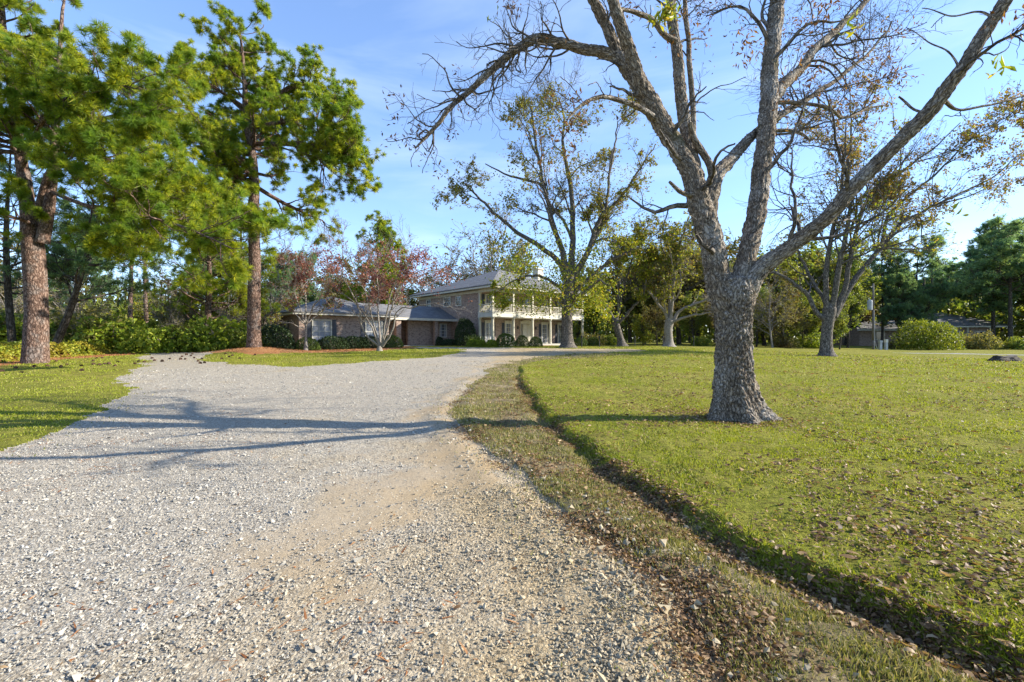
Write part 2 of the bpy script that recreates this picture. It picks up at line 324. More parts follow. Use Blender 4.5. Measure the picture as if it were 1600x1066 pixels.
def mat_roof():
    m, nt, out = newmat('shingle'); o = objco(nt); s = nd(nt, 'ShaderNodeSeparateXYZ'); nt.links.new(o, s.inputs[0])
    ad = nd(nt, 'ShaderNodeMath', operation='ADD'); nt.links.new(s.outputs[0], ad.inputs[0]); nt.links.new(s.outputs[1], ad.inputs[1])
    cb = nd(nt, 'ShaderNodeCombineXYZ'); nt.links.new(ad.outputs[0], cb.inputs[0]); nt.links.new(s.outputs[2], cb.inputs[1])
    b = nd(nt, 'ShaderNodeTexBrick'); nt.links.new(cb.outputs[0], b.inputs[0]); b.inputs['Scale'].default_value = 1.
    b.inputs['Brick Width'].default_value = .33; b.inputs['Row Height'].default_value = .075; b.inputs['Mortar Size'].default_value = .006
    b.inputs['Color1'].default_value = (.13, .13, .135, 1); b.inputs['Color2'].default_value = (.21, .205, .205, 1); b.inputs['Mortar'].default_value = (.07, .07, .07, 1)
    c = mixc(nt, ramp(nt, noise(nt, o, 1.3, 4), [(.45, (0, 0, 0)), (.7, (.4, .4, .4))]), b.outputs[0], (.22, .21, .20))
    princ(nt, out, c, .85, noise(nt, o, 40, 3), .4, .01, .2); return m
M['roof'] = mat_roof()
def mat_paint(name, c, rough=.55, var=.12, sc=3., spec=.35):
    m, nt, out = newmat(name); o = objco(nt); d = tuple(v*(1-var*2) for v in c)
    princ(nt, out, mixc(nt, ramp(nt, noise(nt, o, sc, 5, .65), [(.4, (0, 0, 0)), (.75, (1, 1, 1))]), c, d), rough, noise(nt, o, 40, 3), .15, .003, spec); return m
M['cream'] = mat_paint('cream', (.54, .50, .39)); M['trim'] = mat_paint('trim', (.60, .57, .48)); M['soffit'] = mat_paint('soffit', (.60, .56, .44))
M['shutter'] = mat_paint('shutter', (.055, .06, .075), .5); M['iron'] = mat_paint('iron', (.03, .03, .03), .5)
M['concrete'] = mat_paint('concrete', (.45, .43, .39), .9); M['wood_grey'] = mat_paint('wood_grey', (.16, .14, .12), .9, .2, 5)
M['metal'] = mat_paint('metal', (.36, .38, .40), .5); M['blind'] = mat_paint('blind', (.29, .30, .33), .4)
M['wood_dark'] = mat_paint('wood_dark', (.09, .07, .05), .9, .3, 9); M['cone'] = mat_paint('cone', (.10, .055, .035), .9, .3, 40)
def mat_glass():
    m, nt, out = newmat('window_glass'); princ(nt, out, (.035, .045, .06), .06, None, spec=.9); return m
M['glass'] = mat_glass()

# ------------------------------------------------------------------ the ground: one tessellated sheet, cut along the edges of its surfaces
def build_ground():
    af = np.radians(np.arange(-58, 58.01, .17)); ac = np.radians(np.arange(60, 300.1, 2.5)); A = np.concatenate([af, ac])
    R = np.concatenate([[.05], np.exp(np.arange(math.log(.7), math.log(900), .0088))])
    nA, nR = len(A), len(R); a, r = np.meshgrid(A, R); x = r*np.sin(a); y = r*np.cos(a)
    X, Y = x.ravel(), y.ravel()
    # blend far beyond the forest back to a flat plain
    z = H(X, Y); sm_ = sandmask(X, Y)
    d, s, t = seg_dist(X, Y, LIP); reg = regions(X, Y)
    rr = np.hypot(X, Y)
    near = (rr < 25)
    fine = np.where(reg == 1, .006*n2(X, Y, 14, 31, 2)*(1-.7*sm_), .012*n2(X, Y, 9, 32, 2)+.02*np.abs(n2(X, Y, 3.5, 33, 2))*(reg != 4))
    z = z+fine*near
    V = np.stack([X, Y, z], 1)
    i = np.arange(nR-1)[:, None]*nA; j = np.arange(nA)[None, :]; j2 = (j+1) % nA
    Q = np.stack([i+j, i+nA+j, i+nA+j2, i+j2], -1).reshape(-1, 4)[:, ::-1]
    cen = V[Q].mean(1); reg = regions(cen[:, 0], cen[:, 1])
    for k, nm, mt in ((0, 'lawn', 'lawn'), (1, 'gravel_driveway', 'gravel'), (2, 'grass_verge', 'verge'), (3, 'pine_straw_bed', 'strawbed'), (4, 'road', 'asphalt')):
        q = Q[reg == k]
        if not len(q): continue
        u, inv = np.unique(q.ravel(), return_inverse=True)
        o = mk(nm, V[u], inv.reshape(-1, 4), M[mt], None, True, {'sand': sm_[u]} if k == 1 else None)
        tag(o, kind='structure')
build_ground()

def scatter(n, r0, r1, a0=-54, a1=54, p=1.0):
    """points log-uniform in distance, so near ground gets most detail"""
    u = rng.random(n)**p; r = r0*np.exp(u*math.log(r1/r0)); a = np.radians(rng.uniform(a0, a1, n)); return r*np.sin(a), r*np.cos(a), r
def rotm(n):
    q = nrm(rng.normal(size=(n, 4))); w, x, y, z = q.T
    return np.stack([np.stack([1-2*(y*y+z*z), 2*(x*y-z*w), 2*(x*z+y*w)], 1), np.stack([2*(x*y+z*w), 1-2*(x*x+z*z), 2*(y*z-x*w)], 1), np.stack([2*(x*z-y*w), 2*(y*z+x*w), 1-2*(x*x+y*y)], 1)], 1)

def stones(name, x, y, size, mat, label=None, sink=.25):
    n = len(x); B = np.array([(1, 0, 0), (-1, 0, 0), (0, 1, 0), (0, -1, 0), (0, 0, 1), (0, 0, -1)], float)
    T = np.array([(0, 2, 4), (2, 1, 4), (1, 3, 4), (3, 0, 4), (2, 0, 5), (1, 2, 5), (3, 1, 5), (0, 3, 5)])
    v = B[None]*rng.uniform(.6, 1.25, (n, 6, 1))+rng.normal(0, .22, (n, 6, 3)); v = v*np.stack([rng.uniform(.7, 1.3, n), rng.uniform(.6, 1, n), rng.uniform(.45, .8, n)], 1)[:, None]
    v = np.einsum('nij,nkj->nki', rotm(n), v)*size[:, None, None]; v[:, :, 2] *= .75
    v += np.stack([x, y, H(x, y)+size*sink], 1)[:, None]
    f = (T[None]+6*np.arange(n)[:, None, None]).reshape(-1, 3); return tag(mk(name, v.reshape(-1, 3), f, mat), kind='stuff')
def do_stones():
    x, y, r = scatter(420000, 1.5, 22, -54, 50, .95); g = regions(x, y); s = sandmask(x, y)
    keep = (g == 1) & (rng.random(len(x)) > s*.86) & (rng.random(len(x)) < np.clip(.55+.5*n2(x, y, 1.1, 41, 2), .25, 1)); x, y, r = x[keep], y[keep], r[keep]
    big = sm(n2(x, y, .8, 42, 2), .1, .8)*.6
    sz = np.exp(rng.normal(math.log(.0050), .42, len(x)))*(1+.065*r)*(1+big*(rng.random(len(x)) < .25))
    stones('gravel_stones', x, y, sz, M['stone'])
    # coarser crushed rock along the washed edge of the drive
    edge = np.array(DRIVE[15:24]); k = rng.integers(0, len(edge)-1, 9000); t = rng.random(9000)[:, None]; p = edge[k]*(1-t)+edge[k+1]*t
    x = p[:, 0]+rng.normal(.08, .24, 9000); y = p[:, 1]+rng.normal(0, .2, 9000)
    k = (n2(x, y, 1.6, 43, 2) > -.15) & (y > 1.5); x, y = x[k], y[k]
    stones('edge_rocks', x, y, np.exp(rng.normal(math.log(.0105), .42, len(x))), M['stone'])
do_stones()

def blades(name, x, y, h, w, mat, lean=.5, z=None):
    n = len(x); a = rng.uniform(0, TAU, n); ux, uy = np.cos(a), np.sin(a)
    z = H(x, y)+.008 if z is None else z
    b = rng.uniform(0, TAU, n); L = h*rng.uniform(0, lean*2, n)
    base = np.stack([x, y, z-.006], 1); side = np.stack([ux, uy, 0*ux], 1)*(w/2)[:, None]
    tip = base+np.stack([np.cos(b)*L, np.sin(b)*L, h], 1)
    mid = base+(tip-base)*.5+np.array([0, 0, 1])*(h*.12)[:, None]
    V = np.stack([base-side, base+side, mid+side*.7, mid-side*.7, tip], 1).reshape(-1, 3); o = 5*np.arange(n)[:, None]
    return tag(mk(name, V, [o+np.array([[0, 1, 2, 3]]), o+np.array([[3, 2, 4]])], mat), kind='stuff')
def do_grass():
    x, y, r = scatter(620000, 1.55, 42, -56, 54, 1.0); g = regions(x, y); d, s, t = seg_dist(x, y, LIP)
    k = (g == 0) & (rng.random(len(x)) < np.clip(.58+.85*n2(x, y, .9, 51, 3), .12, 1)); x1, y1, r1 = x[k], y[k], r[k]
    h = rng.uniform(.008, .026, len(x1))*(1+.045*r1)*(1+.45*n2(x1, y1, 2.5, 52, 2)); blades('grass_blades', x1, y1, np.clip(h, .01, .12), .0035+.0011*r1, M['grass'])
    k = (g == 2) & (rng.random(len(x)) < np.clip(.6+1.0*n2(x, y, 1.5, 53, 3)+.5*np.exp(-((d-.2)/.25)**2), .08, .98)); x1, y1, r1 = x[k], y[k], r[k]
    h = rng.uniform(.012, .04, len(x1))*(1+.05*r1); blades('verge_grass', x1, y1, h, .0035+.0010*r1, M['grass_dry'])
do_grass()

def leaves3(name, x, y, size, mat, zoff, label=None):
    """curled fallen leaves, each a bent strip of four quads"""
    n = len(x); L = size; W = size*rng.uniform(.24, .42, n); cu = rng.uniform(.2, 1.5, n)*rng.choice([-1, 1], n, p=[.25, .75])
    us = np.array([-1, -.5, 0, .5, 1]); pw = np.array([.08, .8, 1, .75, .05])
    P = np.zeros((n, 5, 2, 3)); 
    ang = us[None]*cu[:, None]
    P[..., 0] = (np.sin(ang)/np.where(np.abs(cu) < .05, 1, cu)[:, None]*L[:, None]/2)[..., None]
    P[..., 2] = ((1-np.cos(ang))/np.abs(cu)[:, None]*L[:, None]/2*np.sign(cu)[:, None])[..., None]
    P[..., 1] = (W[:, None]*pw[None]/2)[..., None]*np.array([-1, 1]); P[..., 2] += np.abs(P[..., 1])*rng.uniform(0, .9, n)[:, None, None]
    az = rng.uniform(0, TAU, n); tl = rng.normal(0, .5, n); c, s = np.cos(az), np.sin(az); ct, st = np.cos(tl), np.sin(tl)
    q = P.reshape(n, 10, 3); yy = q[..., 1]*ct[:, None]-q[..., 2]*st[:, None]; zz = q[..., 1]*st[:, None]+q[..., 2]*ct[:, None]
    xx = q[..., 0]*c[:, None]-yy*s[:, None]; y2 = q[..., 0]*s[:, None]+yy*c[:, None]
    V = np.stack([xx+x[:, None], y2+y[:, None], zz-zz.min(1, keepdims=True)+(H(x, y)+zoff)[:, None]], -1)
    f = np.array([(0, 2, 3, 1), (2, 4, 5, 3), (4, 6, 7, 5), (6, 8, 9, 7)]); f = (f[None]+10*np.arange(n)[:, None, None]).reshape(-1, 4)
    return tag(mk(name, V.reshape(-1, 3), f, mat, None, True), kind='stuff')
def do_litter():
    x, y, r = scatter(120000, 1.7, 42, -20, 54, 1); g = regions(x, y); d, s, t = seg_dist(x, y, LIP)
    k = (g == 0) & (s > 0) & (rng.random(len(x)) < np.clip(.30+.6*n2(x, y, .7, 61, 3), .07, .85)); x1, y1, r1 = x[k], y[k], r[k]
    leaves3('fallen_leaves', x1, y1, np.clip(np.exp(rng.normal(-3.62, .40, len(x1))), .012, .075)*(1+.055*r1), M['litter'], .018+.0006*r1)
    # drifts along the foot of the lawn edge and over the verge
    P = np.array(LIP[2:-3]); n = 30000; k = rng.choice(len(P)-1, n, p=(lambda w: w/w.sum())(np.linalg.norm(np.diff(P, axis=0), axis=1)/np.maximum(1.5, P[:-1, 1])**1.2)); tt = rng.random(n)[:, None]; q = P[k]*(1-tt)+P[k+1]*tt
    dr = nrm(P[k+1]-P[k]); off = rng.normal(-.06, .11, n); off = np.where(rng.random(n) < .45, -rng.uniform(0, 1.25, n), off)
    x = q[:, 0]+dr[:, 1]*off; y = q[:, 1]-dr[:, 0]*off
    k = (y > 1) & (regions(x, y) != 1) & (rng.random(n) < np.clip(.42+1.3*n2(x, y, 2.3, 62, 3)+.25*np.exp(-(seg_dist(x, y, LIP)[0]/.2)**2), .03, 1)); x, y = x[k], y[k]
    leaves3('leaf_drift', x, y, np.clip(np.exp(rng.normal(-3.4, .35, len(x))), .015, .065)*(1+.02*np.hypot(x, y)), M['litter'], .024)
    E = np.array(DRIVE[15:25]); n = 9000; k = rng.integers(0, len(E)-1, n); tt = rng.random(n)[:, None]; q = E[k]*(1-tt)+E[k+1]*tt; x = q[:, 0]+rng.normal(.08, .13, n); y = q[:, 1]+rng.normal(0, .12, n)
    k = (y > 1) & (n2(x, y, 2.2, 64, 2) > .0); x, y = x[k], y[k]; leaves3('edge_leaves', x, y, rng.uniform(.015, .042, len(x))*(1+.02*np.hypot(x, y)), M['litter'], .018)
    bx, by = XY(1150, 7.05); a = rng.uniform(0, TAU, 1500); q = .42+np.abs(rng.normal(0, .42, 1500)); x, y = bx+q*np.cos(a), by+q*np.sin(a); leaves3('trunk_leaves', x, y, rng.uniform(.02, .05, 1500)*1.2, M['litter'], .022)
    x, y, r = scatter(5200, 2, 16, -54, 35, 1); k = (regions(x, y) == 1) & (rng.random(len(x)) < .10); x, y = x[k], y[k]
    leaves3('stray_leaves', x, y, rng.uniform(.02, .045, len(x)), M['litter'], .008)
do_litter()
def edge_tufts():
    P = np.array(LIP[2:-3]); n = 13000; k = rng.choice(len(P)-1, n, p=(lambda w: w/w.sum())(np.linalg.norm(np.diff(P, axis=0), axis=1)/np.maximum(1.5, P[:-1, 1])**1.3)); tt = rng.random(n)[:, None]; q = P[k]*(1-tt)+P[k+1]*tt; dr = nrm(P[k+1]-P[k])
    off = rng.normal(.07, .07, n); x = q[:, 0]+dr[:, 1]*off; y = q[:, 1]-dr[:, 0]*off; kk = n2(x, y, 3, 66, 2) > -.25; x, y = x[kk], y[kk]; r = np.hypot(x, y)
    blades('edge_grass', x, y, rng.uniform(.012, .042, len(x))*(1+.02*r), .004+.0011*r, M['grass'], .8)
    x, y, r = scatter(60000, 1.5, 30, -56, 50, 1); dx, dy = rng.normal(0, .22, (2, len(x)))*(1+.06*r); kk = (regions(x, y) == 1) & (regions(x+dx, y+dy) != 1); x, y, r = x[kk], y[kk], r[kk]
    blades('fringe_grass', x, y, rng.uniform(.008, .03, len(x))*(1+.03*r), .004+.0013*r, M['grass_dry'], .8)
    x, y, r = scatter(26000, 1.5, 18, -10, 50, 1); d, s, t = seg_dist(x, y, DRIVE[15:27]); kk = (regions(x, y) == 2) & (rng.random(len(x)) < np.exp(-d/.28)*np.clip(.6+n2(x, y, 2, 67, 2), 0, 1)); x, y = x[kk], y[kk]
    stones('verge_stones', x, y, np.exp(rng.normal(math.log(.0085), .45, len(x))), M['stone'], sink=1.6)
edge_tufts()
def do_straw():
    for nm, poly, n in (('pine_straw', STRAW, 34000), ('pine_straw', STRAW2, 26000)):
        P = np.array(poly); x = rng.uniform(max(P[:, 0].min(), -34), P[:, 0].max(), n); y = rng.uniform(P[:, 1].min(), P[:, 1].max(), n); k = inside(x, y, poly); x, y = x[k], y[k]
        blades(nm, x, y, rng.uniform(.015, .06, len(x)), np.full(len(x), .03), M['straw'], 1.8)
    # brown needles strewn over the drive and its left edge
    c = [G(90, 705), (G(200, 690)), G(330, 650), G(150, 740), G(420, 618), G(470, 950), G(330, 560), G(230, 610)]; n = 3200; k = rng.integers(0, len(c), n); C = np.array(c)[k]
    x = C[:, 0]+rng.normal(0, 1, n)*1.1; y = C[:, 1]+rng.normal(0, 1, n)*.45; kk = (regions(x, y) == 1) & (n2(x, y, 2, 71, 2) > .0); x, y = x[kk], y[kk]
    blades('scattered_needles', x, y, rng.uniform(.002, .008, len(x)), np.full(len(x), .012), M['straw'], 9.)
do_straw()

# ------------------------------------------------------------------ trees
def resample(P, R, n):
    P = np.asarray(P, float); R = np.asarray(R, float); s = np.concatenate([[0], np.cumsum(np.linalg.norm(np.diff(P, axis=0), axis=1))]); q = np.linspace(0, s[-1], n)
    # catmull-like smoothing: cubic Hermite through the points
    m = np.gradient(P, s, axis=0); k = np.clip(np.searchsorted(s, q, 'right')-1, 0, len(s)-2); h = (s[k+1]-s[k])[:, None]; t = ((q-s[k])[:, None])/h
    o = (2*t**3-3*t**2+1)*P[k]+(t**3-2*t**2+t)*h*m[k]+(-2*t**3+3*t**2)*P[k+1]+(t**3-t**2)*h*m[k+1]
    return o, np.interp(q, s, R)
def kids(P, R, n, t=(.2, 1), ang=(30, 60), L=(.2, .5), rr=.6, N=7, wander=.18, up=.05, Lmax=9, pw=1.0, tend=.2, rmax=9):
    K, Mn, _ = P.shape; Lp = np.linalg.norm(np.diff(P, axis=1), axis=2).sum(1); pr = Lp**pw; k = rng.choice(K, n, p=pr/pr.sum())
    tt = rng.uniform(t[0], t[1], n)*(Mn-1); i = np.clip(tt.astype(int), 0, Mn-2); f = (tt-i)[:, None]
    s = P[k, i]*(1-f)+P[k, i+1]*f; tg = nrm(P[k, i+1]-P[k, i]); r = (R[k, i]*(1-f[:, 0])+R[k, i+1]*f[:, 0])*rr
    pp = nrm(np.cross(tg, rng.normal(size=(n, 3)))); a = np.radians(rng.uniform(ang[0], ang[1], n))[:, None]
    d = nrm(tg*np.cos(a)+pp*np.sin(a)); ln = np.minimum(Lp[k]*rng.uniform(L[0], L[1], n), Lmax*rng.uniform(.7, 1, n)); st = (ln/(N-1))[:, None]
    out = [s]
    for _ in range(N-1):
        out.append(out[-1]+d*st); d = nrm(d+rng.normal(0, wander, (n, 3))+np.array([0, 0, up]))
    return np.stack(out, 1), np.minimum(r, rmax)[:, None]*np.linspace(1, tend, N)[None]
def tubes(batches, dispf=None):
    """batches: list of (P (K,N,3), R (K,N), sides)"""
    Vs, Qs, Bs = [], [], []; o = 0
    for P, R, S in batches:
        K, N, _ = P.shape; T = nrm(np.gradient(P, axis=1)); mean = nrm(P[:, -1]-P[:, 0])
        ref = np.zeros((K, 3)); ref[np.arange(K), np.argmin(np.abs(mean), 1)] = 1; ref = ref[:, None]
        U = nrm(np.cross(T, ref)); W = np.cross(T, U); a = np.arange(S)*TAU/S; ca, sa = np.cos(a), np.sin(a)
        V = P[:, :, None]+R[:, :, None, None]*(U[:, :, None]*ca[:, None]+W[:, :, None]*sa[:, None])
        L = np.concatenate([np.zeros((K, 1)), np.cumsum(np.linalg.norm(np.diff(P, axis=1), axis=2), 1)], 1)+rng.uniform(0, 50, (K, 1))
        B = np.stack([R[..., None]*ca, R[..., None]*sa, np.broadcast_to(L[..., None], (K, N, S))], -1)
        b = (np.arange(K)*N*S)[:, None, None]+(np.arange(N-1)*S)[None, :, None]+np.arange(S)[None, None]; b2 = b-np.arange(S)+(np.arange(S)+1) % S
        Q = np.stack([b, b+S, b2+S, b2], -1).reshape(-1, 4)+o
        Vs.append(V.reshape(-1, 3)); Bs.append(B.reshape(-1, 3)); Qs.append(Q); o += K*N*S
    return np.vstack(Vs), np.vstack(Qs), np.vstack(Bs)
def along(P, n, t=(.3, 1)):
    K, Mn, _ = P.shape; k = rng.integers(0, K, n); tt = rng.uniform(t[0], t[1], n)*(Mn-1); i = np.clip(tt.astype(int), 0, Mn-2); f = (tt-i)[:, None]
    return P[k, i]*(1-f)+P[k, i+1]*f, nrm(P[k, i+1]-P[k, i])
def leafV(C, size, elong=1.9, spread=.0, hang=.0):
    n = len(C); C = C+rng.normal(0, 1, (n, 3))*spread; a = nrm(rng.normal(size=(n, 3))+np.array([0, 0, -hang])); b = nrm(np.cross(a, rng.normal(size=(n, 3))))
    size = np.broadcast_to(size, (n,))*rng.uniform(.6, 1.25, n); a = a*(size/2)[:, None]; b = b*(size/2/elong)[:, None]; c = nrm(np.cross(a, b))*(size*.12)[:, None]
    V = np.stack([C-a, C+b+c, C+a, C-b+c], 1).reshape(-1, 3); return V, (np.array([[0, 1, 2, 3]])+4*np.arange(n)[:, None])
def tuftV(C, D, n, L, w, bias=.75):
    K = len(C); d = nrm(nrm(rng.normal(size=(K, n, 3)))+D[:, None]*bias+np.array([0, 0, .12])); L = rng.uniform(.7, 1.1, (K, n, 1))*np.broadcast_to(np.asarray(L, float), (K,))[:, None, None]
    s = nrm(np.cross(d, rng.normal(size=(K, n, 3))))*w/2; b = C[:, None]+d*L*.04
    V = np.stack([b-s*.7, b+s*.7, C[:, None]+d*L*.6+s-np.array([0, 0, .01]), C[:, None]+d*L-np.array([0, 0, .03])], 2)
    q = V.reshape(-1, 3); return q, (np.array([[0, 1, 2, 3]])+4*np.arange(K*n)[:, None])
def put_tree(name, root, batches, barkm, foliage, names=('trunk', 'crown')):
    V, Q, B = tubes(batches); base = np.array(root.location); mk(names[0], V-base, Q, M[barkm], root, True, {'bk': B})
    for V, Q, mt, nm in foliage: mk(nm, V-base, Q, M[mt], root)
def px3(px, py, D): return np.array([(px-CX)/F*D, D, EYE+(HY-py)/F*D])
def trace(lst, D0, n=24, wob=0.):
    """lst: (px, py, width_px, depth offset)"""
    P = [px3(a, b, D0+d) for a, b, w, d in lst]; R = [w/2*(D0+d)/F/math.hypot(1, (a-CX)/F) for a, b, w, d in lst]; P, R = resample(P, R, n)
    if wob: P = P+np.stack([vn(P*2.3, 1), vn(P*2.3, 2), vn(P*2.3, 3)], 1)*wob*np.linspace(.3, 1, n)[:, None]
    return P, R

def reseed(k):
    global rng
    rng = np.random.default_rng(int(abs(k)*10)+5)
# ---- the great pecan in the foreground
def pecan():
    reseed(11)
    D0 = 7.05
    # trunk: a lofted ring stack with root flare and real bark relief
    rows = [(1152, 668, 100), (1152, 655, 94), (1150, 640, 86), (1149, 620, 77), (1146, 584, 65), (1146, 544, 59), (1145.5, 505, 60), (1145, 479, 65), (1145, 455, 70), (1146, 438, 60), (1148, 425, 36)]
    P, R = resample([px3(a, b, D0) for a, b, w in rows], [w/2*D0/F*.80 for a, b, w in rows], 230); S = 300
    R[218:] *= np.linspace(1, .15, 12)
    th = np.arange(S)*TAU/S; h = P[:, 2]-P[:, 2].min()
    lob = np.clip(np.cos(th*5+.6)*.45+np.cos(th*3-1.1)*.4+np.cos(th*8+2)*.25, -.3, 1.4)+1.5*np.exp(-(np.angle(np.exp(1j*(th-5.9)))/.28)**2)+1.3*np.exp(-(np.angle(np.exp(1j*(th-3.5)))/.30)**2)+.7*np.exp(-(np.angle(np.exp(1j*(th-4.7)))/.25)**2)
    r = R[:, None]*(1+.62*np.exp(-h/.20)[:, None]*(.08+np.clip(lob[None], -.1, 2))+.14*np.exp(-h/.5)[:, None]*lob[None])
    r = r*(1+.05*np.sin(th*2+.5+h[:, None]*1.1)+.03*np.sin(th*4+1+h[:, None]*2.0))
    bx = r*np.cos(th); by = r*np.sin(th); L = np.broadcast_to(h[:, None], r.shape)
    def relief(bx, by, L, amp):
        q = np.stack([bx.ravel(), by.ravel(), L.ravel()], 1); w = np.stack([vn(q*4, 81), vn(q*4, 82), vn(q*4, 83)], 1)*.07
        f1, f2 = worley((q+w)*np.array([19, 19, 4.6]), 5); g1, g2 = worley((q+w*.6)*np.array([40, 40, 13]), 15)
        return (amp*(np.clip((f2-f1)*1.6, 0, .8)-.4+.35*(np.clip((g2-g1)*1.8, 0, .8)-.4)+.25*vn(q*30, 7))).reshape(bx.shape)
    r2 = r+relief(bx, by, L, .040)
    V = np.stack([P[:, None, 0]+r2*np.cos(th), P[:, None, 1]+r2*np.sin(th), np.broadcast_to(P[:, None, 2], r.shape)], -1).reshape(-1, 3); B = np.stack([bx, by, L], -1).reshape(-1, 3)
    i = np.arange(229)[:, None]*S; j = np.arange(S)[None]; Q = np.stack([i+j, i+(j+1) % S, i+S+(j+1) % S, i+S+j], -1).reshape(-1, 4)
    lim = [
     # name-less list: A main left limb
     ([(1140, 545, 30, 0), (1136, 495, 46, 0), (1127, 455, 50, 0), (1119, 420, 47, .05), (1108, 370, 46, .1), (1097, 325, 46, .15), (1082, 280, 38, .2), (1064, 240, 33, .25), (1040, 200, 35, .3), (1012, 155, 34, .35), (990, 118, 32, .4), (967, 88, 28, .45)], 1),
     ([(990, 118, 26, .4), (962, 88, 24, .45), (940, 81, 20, .5), (912, 75, 19, .6), (874, 66, 18, .7), (843, 62, 17, .75), (811, 74, 15.5, .8), (788, 93, 14, .85), (764, 113, 12.5, .9), (738, 137, 11, .95), (706, 163, 9, 1.0), (680, 194, 7.5, 1.0), (662, 216, 6, 1.0), (648, 231, 3, 1.0)], 1),
     ([(985, 110, 26, .4), (964, 80, 22, .45), (948, 42, 20, .4), (927, 0, 19, .3), (908, -60, 16, .2), (890, -130, 12, .1)], 0),
     ([(1012, 155, 26, .3), (997, 118, 24, .2), (984, 80, 23, .1), (971, 42, 22, 0), (957, 0, 21, -.1), (944, -60, 18, -.2), (940, -130, 13, -.2)], 0),
     ([(1096, 315, 36, .15), (1086, 270, 27, .3), (1076, 220, 25, .45), (1066, 170, 23, .6), (1060, 100, 21, .7), (1052, 40, 19, .8), (1046, -20, 17, .8), (1040, -110, 12, .8)], 1),
     ([(1090, 262, 14, .3), (1084, 220, 12, .5), (1082, 158, 11, .7), (1077, 98, 10.5, .8), (1071, 31, 9.5, .9), (1070, -60, 7, .9)], 1),
     ([(1116, 285, 18, .3), (1108, 255, 14, .3), (1095, 232, 14, .25), (1086, 214, 13, .2), (1080, 190, 9, .1)], 0),
     ([(1104, 345, 38, .2), (1112, 300, 33, .3), (1122, 272, 29, .45), (1138, 254, 24, .7), (1169, 220, 20, 1.05), (1205, 190, 16, 1.5), (1244, 165, 13, 2.0), (1299, 130, 10, 2.7), (1330, 105, 8, 3.1), (1366, 75, 6, 3.6), (1394, 32, 4, 4.0)], 1),
     # B centre limb
     ([(1150, 550, 30, 0), (1154, 500, 46, 0), (1158, 460, 50, 0), (1163, 425, 42, .05), (1169, 395, 36, .1), (1177, 360, 38, .25), (1184, 310, 36, .45), (1191, 250, 34, .7), (1198, 190, 35, 1.0), (1203, 130, 33, 1.3), (1207, 60, 31, 1.6), (1213, 0, 29, 1.9), (1222, -70, 26, 2.1), (1230, -160, 20, 2.4)], 1),
     ([(1200, 166, 28, 1.12), (1222, 136, 23, 1.4), (1252, 106, 20, 1.8), (1276, 76, 18, 2.1), (1311, 43, 15, 2.6), (1355, 0, 13, 3.1), (1390, -40, 10, 3.5)], 1),
     ([(1200, 206, 9, .92), (1240, 206, 8, .95), (1256, 211, 7, .95), (1270, 221, 5, .95)], 0),
     ([(1200, 162, 13, 1.1), (1232, 161, 9, 1.1), (1276, 165, 8, 1), (1327, 185, 7, 1.6), (1355, 169, 6, 1.9), (1382, 162, 3, 2.1)], 1),
     # C great right limb, leaning towards the camera
     ([(1150, 530, 34, 0.00), (1157, 485, 46, 0.00), (1170, 447, 46, -0.02), (1188, 422, 38, -0.06), (1212, 403, 32, -0.14), (1252, 372, 31, -0.31), (1295, 339, 31, -0.48), (1335, 293, 32, -0.63), (1374, 252, 33, -0.77), (1418, 209, 33, -0.90), (1453, 169, 34, -1.03), (1489, 122, 33, -1.14), (1524, 75, 32, -1.22), (1552, 35, 31, -1.30), (1570, 0, 30, -1.34), (1596, -50, 28, -1.38), (1620, -120, 24, -1.38)], 1),
     ([(1470, 152, 12, -1.08), (1500, 172, 7, -.9), (1540, 165, 6, -.8), (1580, 156, 5, -.7), (1640, 135, 3, -.6)], 1),
     ([(1560, 30, 9, -1.32), (1530, 18, 5, -1.2), (1485, 27, 4, -1.0), (1437, 14, 2, -.9)], 1),
     ([(1500, 110, 6, -1.16), (1478, 75, 4, -1.1), (1450, 60, 3, -1.0), (1420, 40, 2, -.9)], 0),
     ([(1030, 188, 14, .3), (1005, 172, 11, .1), (975, 160, 10, -.1), (942, 154, 8.5, -.3), (915, 163, 6, -.5), (890, 185, 3.5, -.7)], 1),
     ([(1056, 66, 14, .7), (1036, 52, 11, .6), (1021, 32, 10.5, .5), (992, 17, 9, .3), (962, 12, 6, .1)], 1),
     ([(1085, 305, 12, .1), (1066, 300, 9, 0), (1052, 291, 8, -.05), (1043, 284, 5.5, -.1)], 0),
     ([(1404, 152, 5, -.7), (1428, 170, 6, -.85), (1446, 172, 7, -1.02)], 0),
    ]
    mains, tw = [], []
    for pts, f in lim:
        p, rr = trace(pts, D0, 44, .05); rr = rr*.84; mains.append((p, rr, f))
    root = empty('pecan_tree', (float(P[0, 0]), float(P[0, 1]), Hs(P[0, 0], P[0, 1])), 0, 'huge bare pecan tree with rugged grey bark, its trunk in the lawn nearest the camera', 'tree')
    base = np.array(root.location)
    Vs, Qs, Bs = [V], [Q], [B]; o = len(V)
    for p, rr, f in mains:
        big = rr.max() > .1; S2 = 72 if big else 20; n = int(np.clip(np.linalg.norm(np.diff(p, axis=0), axis=1).sum()/(.022 if big else .05), 20, 260)); p2, r2_ = resample(p, rr, n)
        v, q, b = tubes([(p2[None], r2_[None], S2)])
        amp = .034 if big else .008
        d = relief(b[:, 0].reshape(n, S2), b[:, 1].reshape(n, S2), b[:, 2].reshape(n, S2), 1.).ravel(); am = np.repeat(np.minimum(amp, r2_*.22), S2)
        nr = nrm(v-np.repeat(p2, S2, 0)); v = v+nr*(d*am)[:, None]
        Vs.append(v); Qs.append(q+o); Bs.append(b); o += len(v)
    mk('trunk', np.vstack(Vs)-base, np.vstack(Qs), M['pecan_bark'], root, True, {'bk': np.vstack(Bs)})
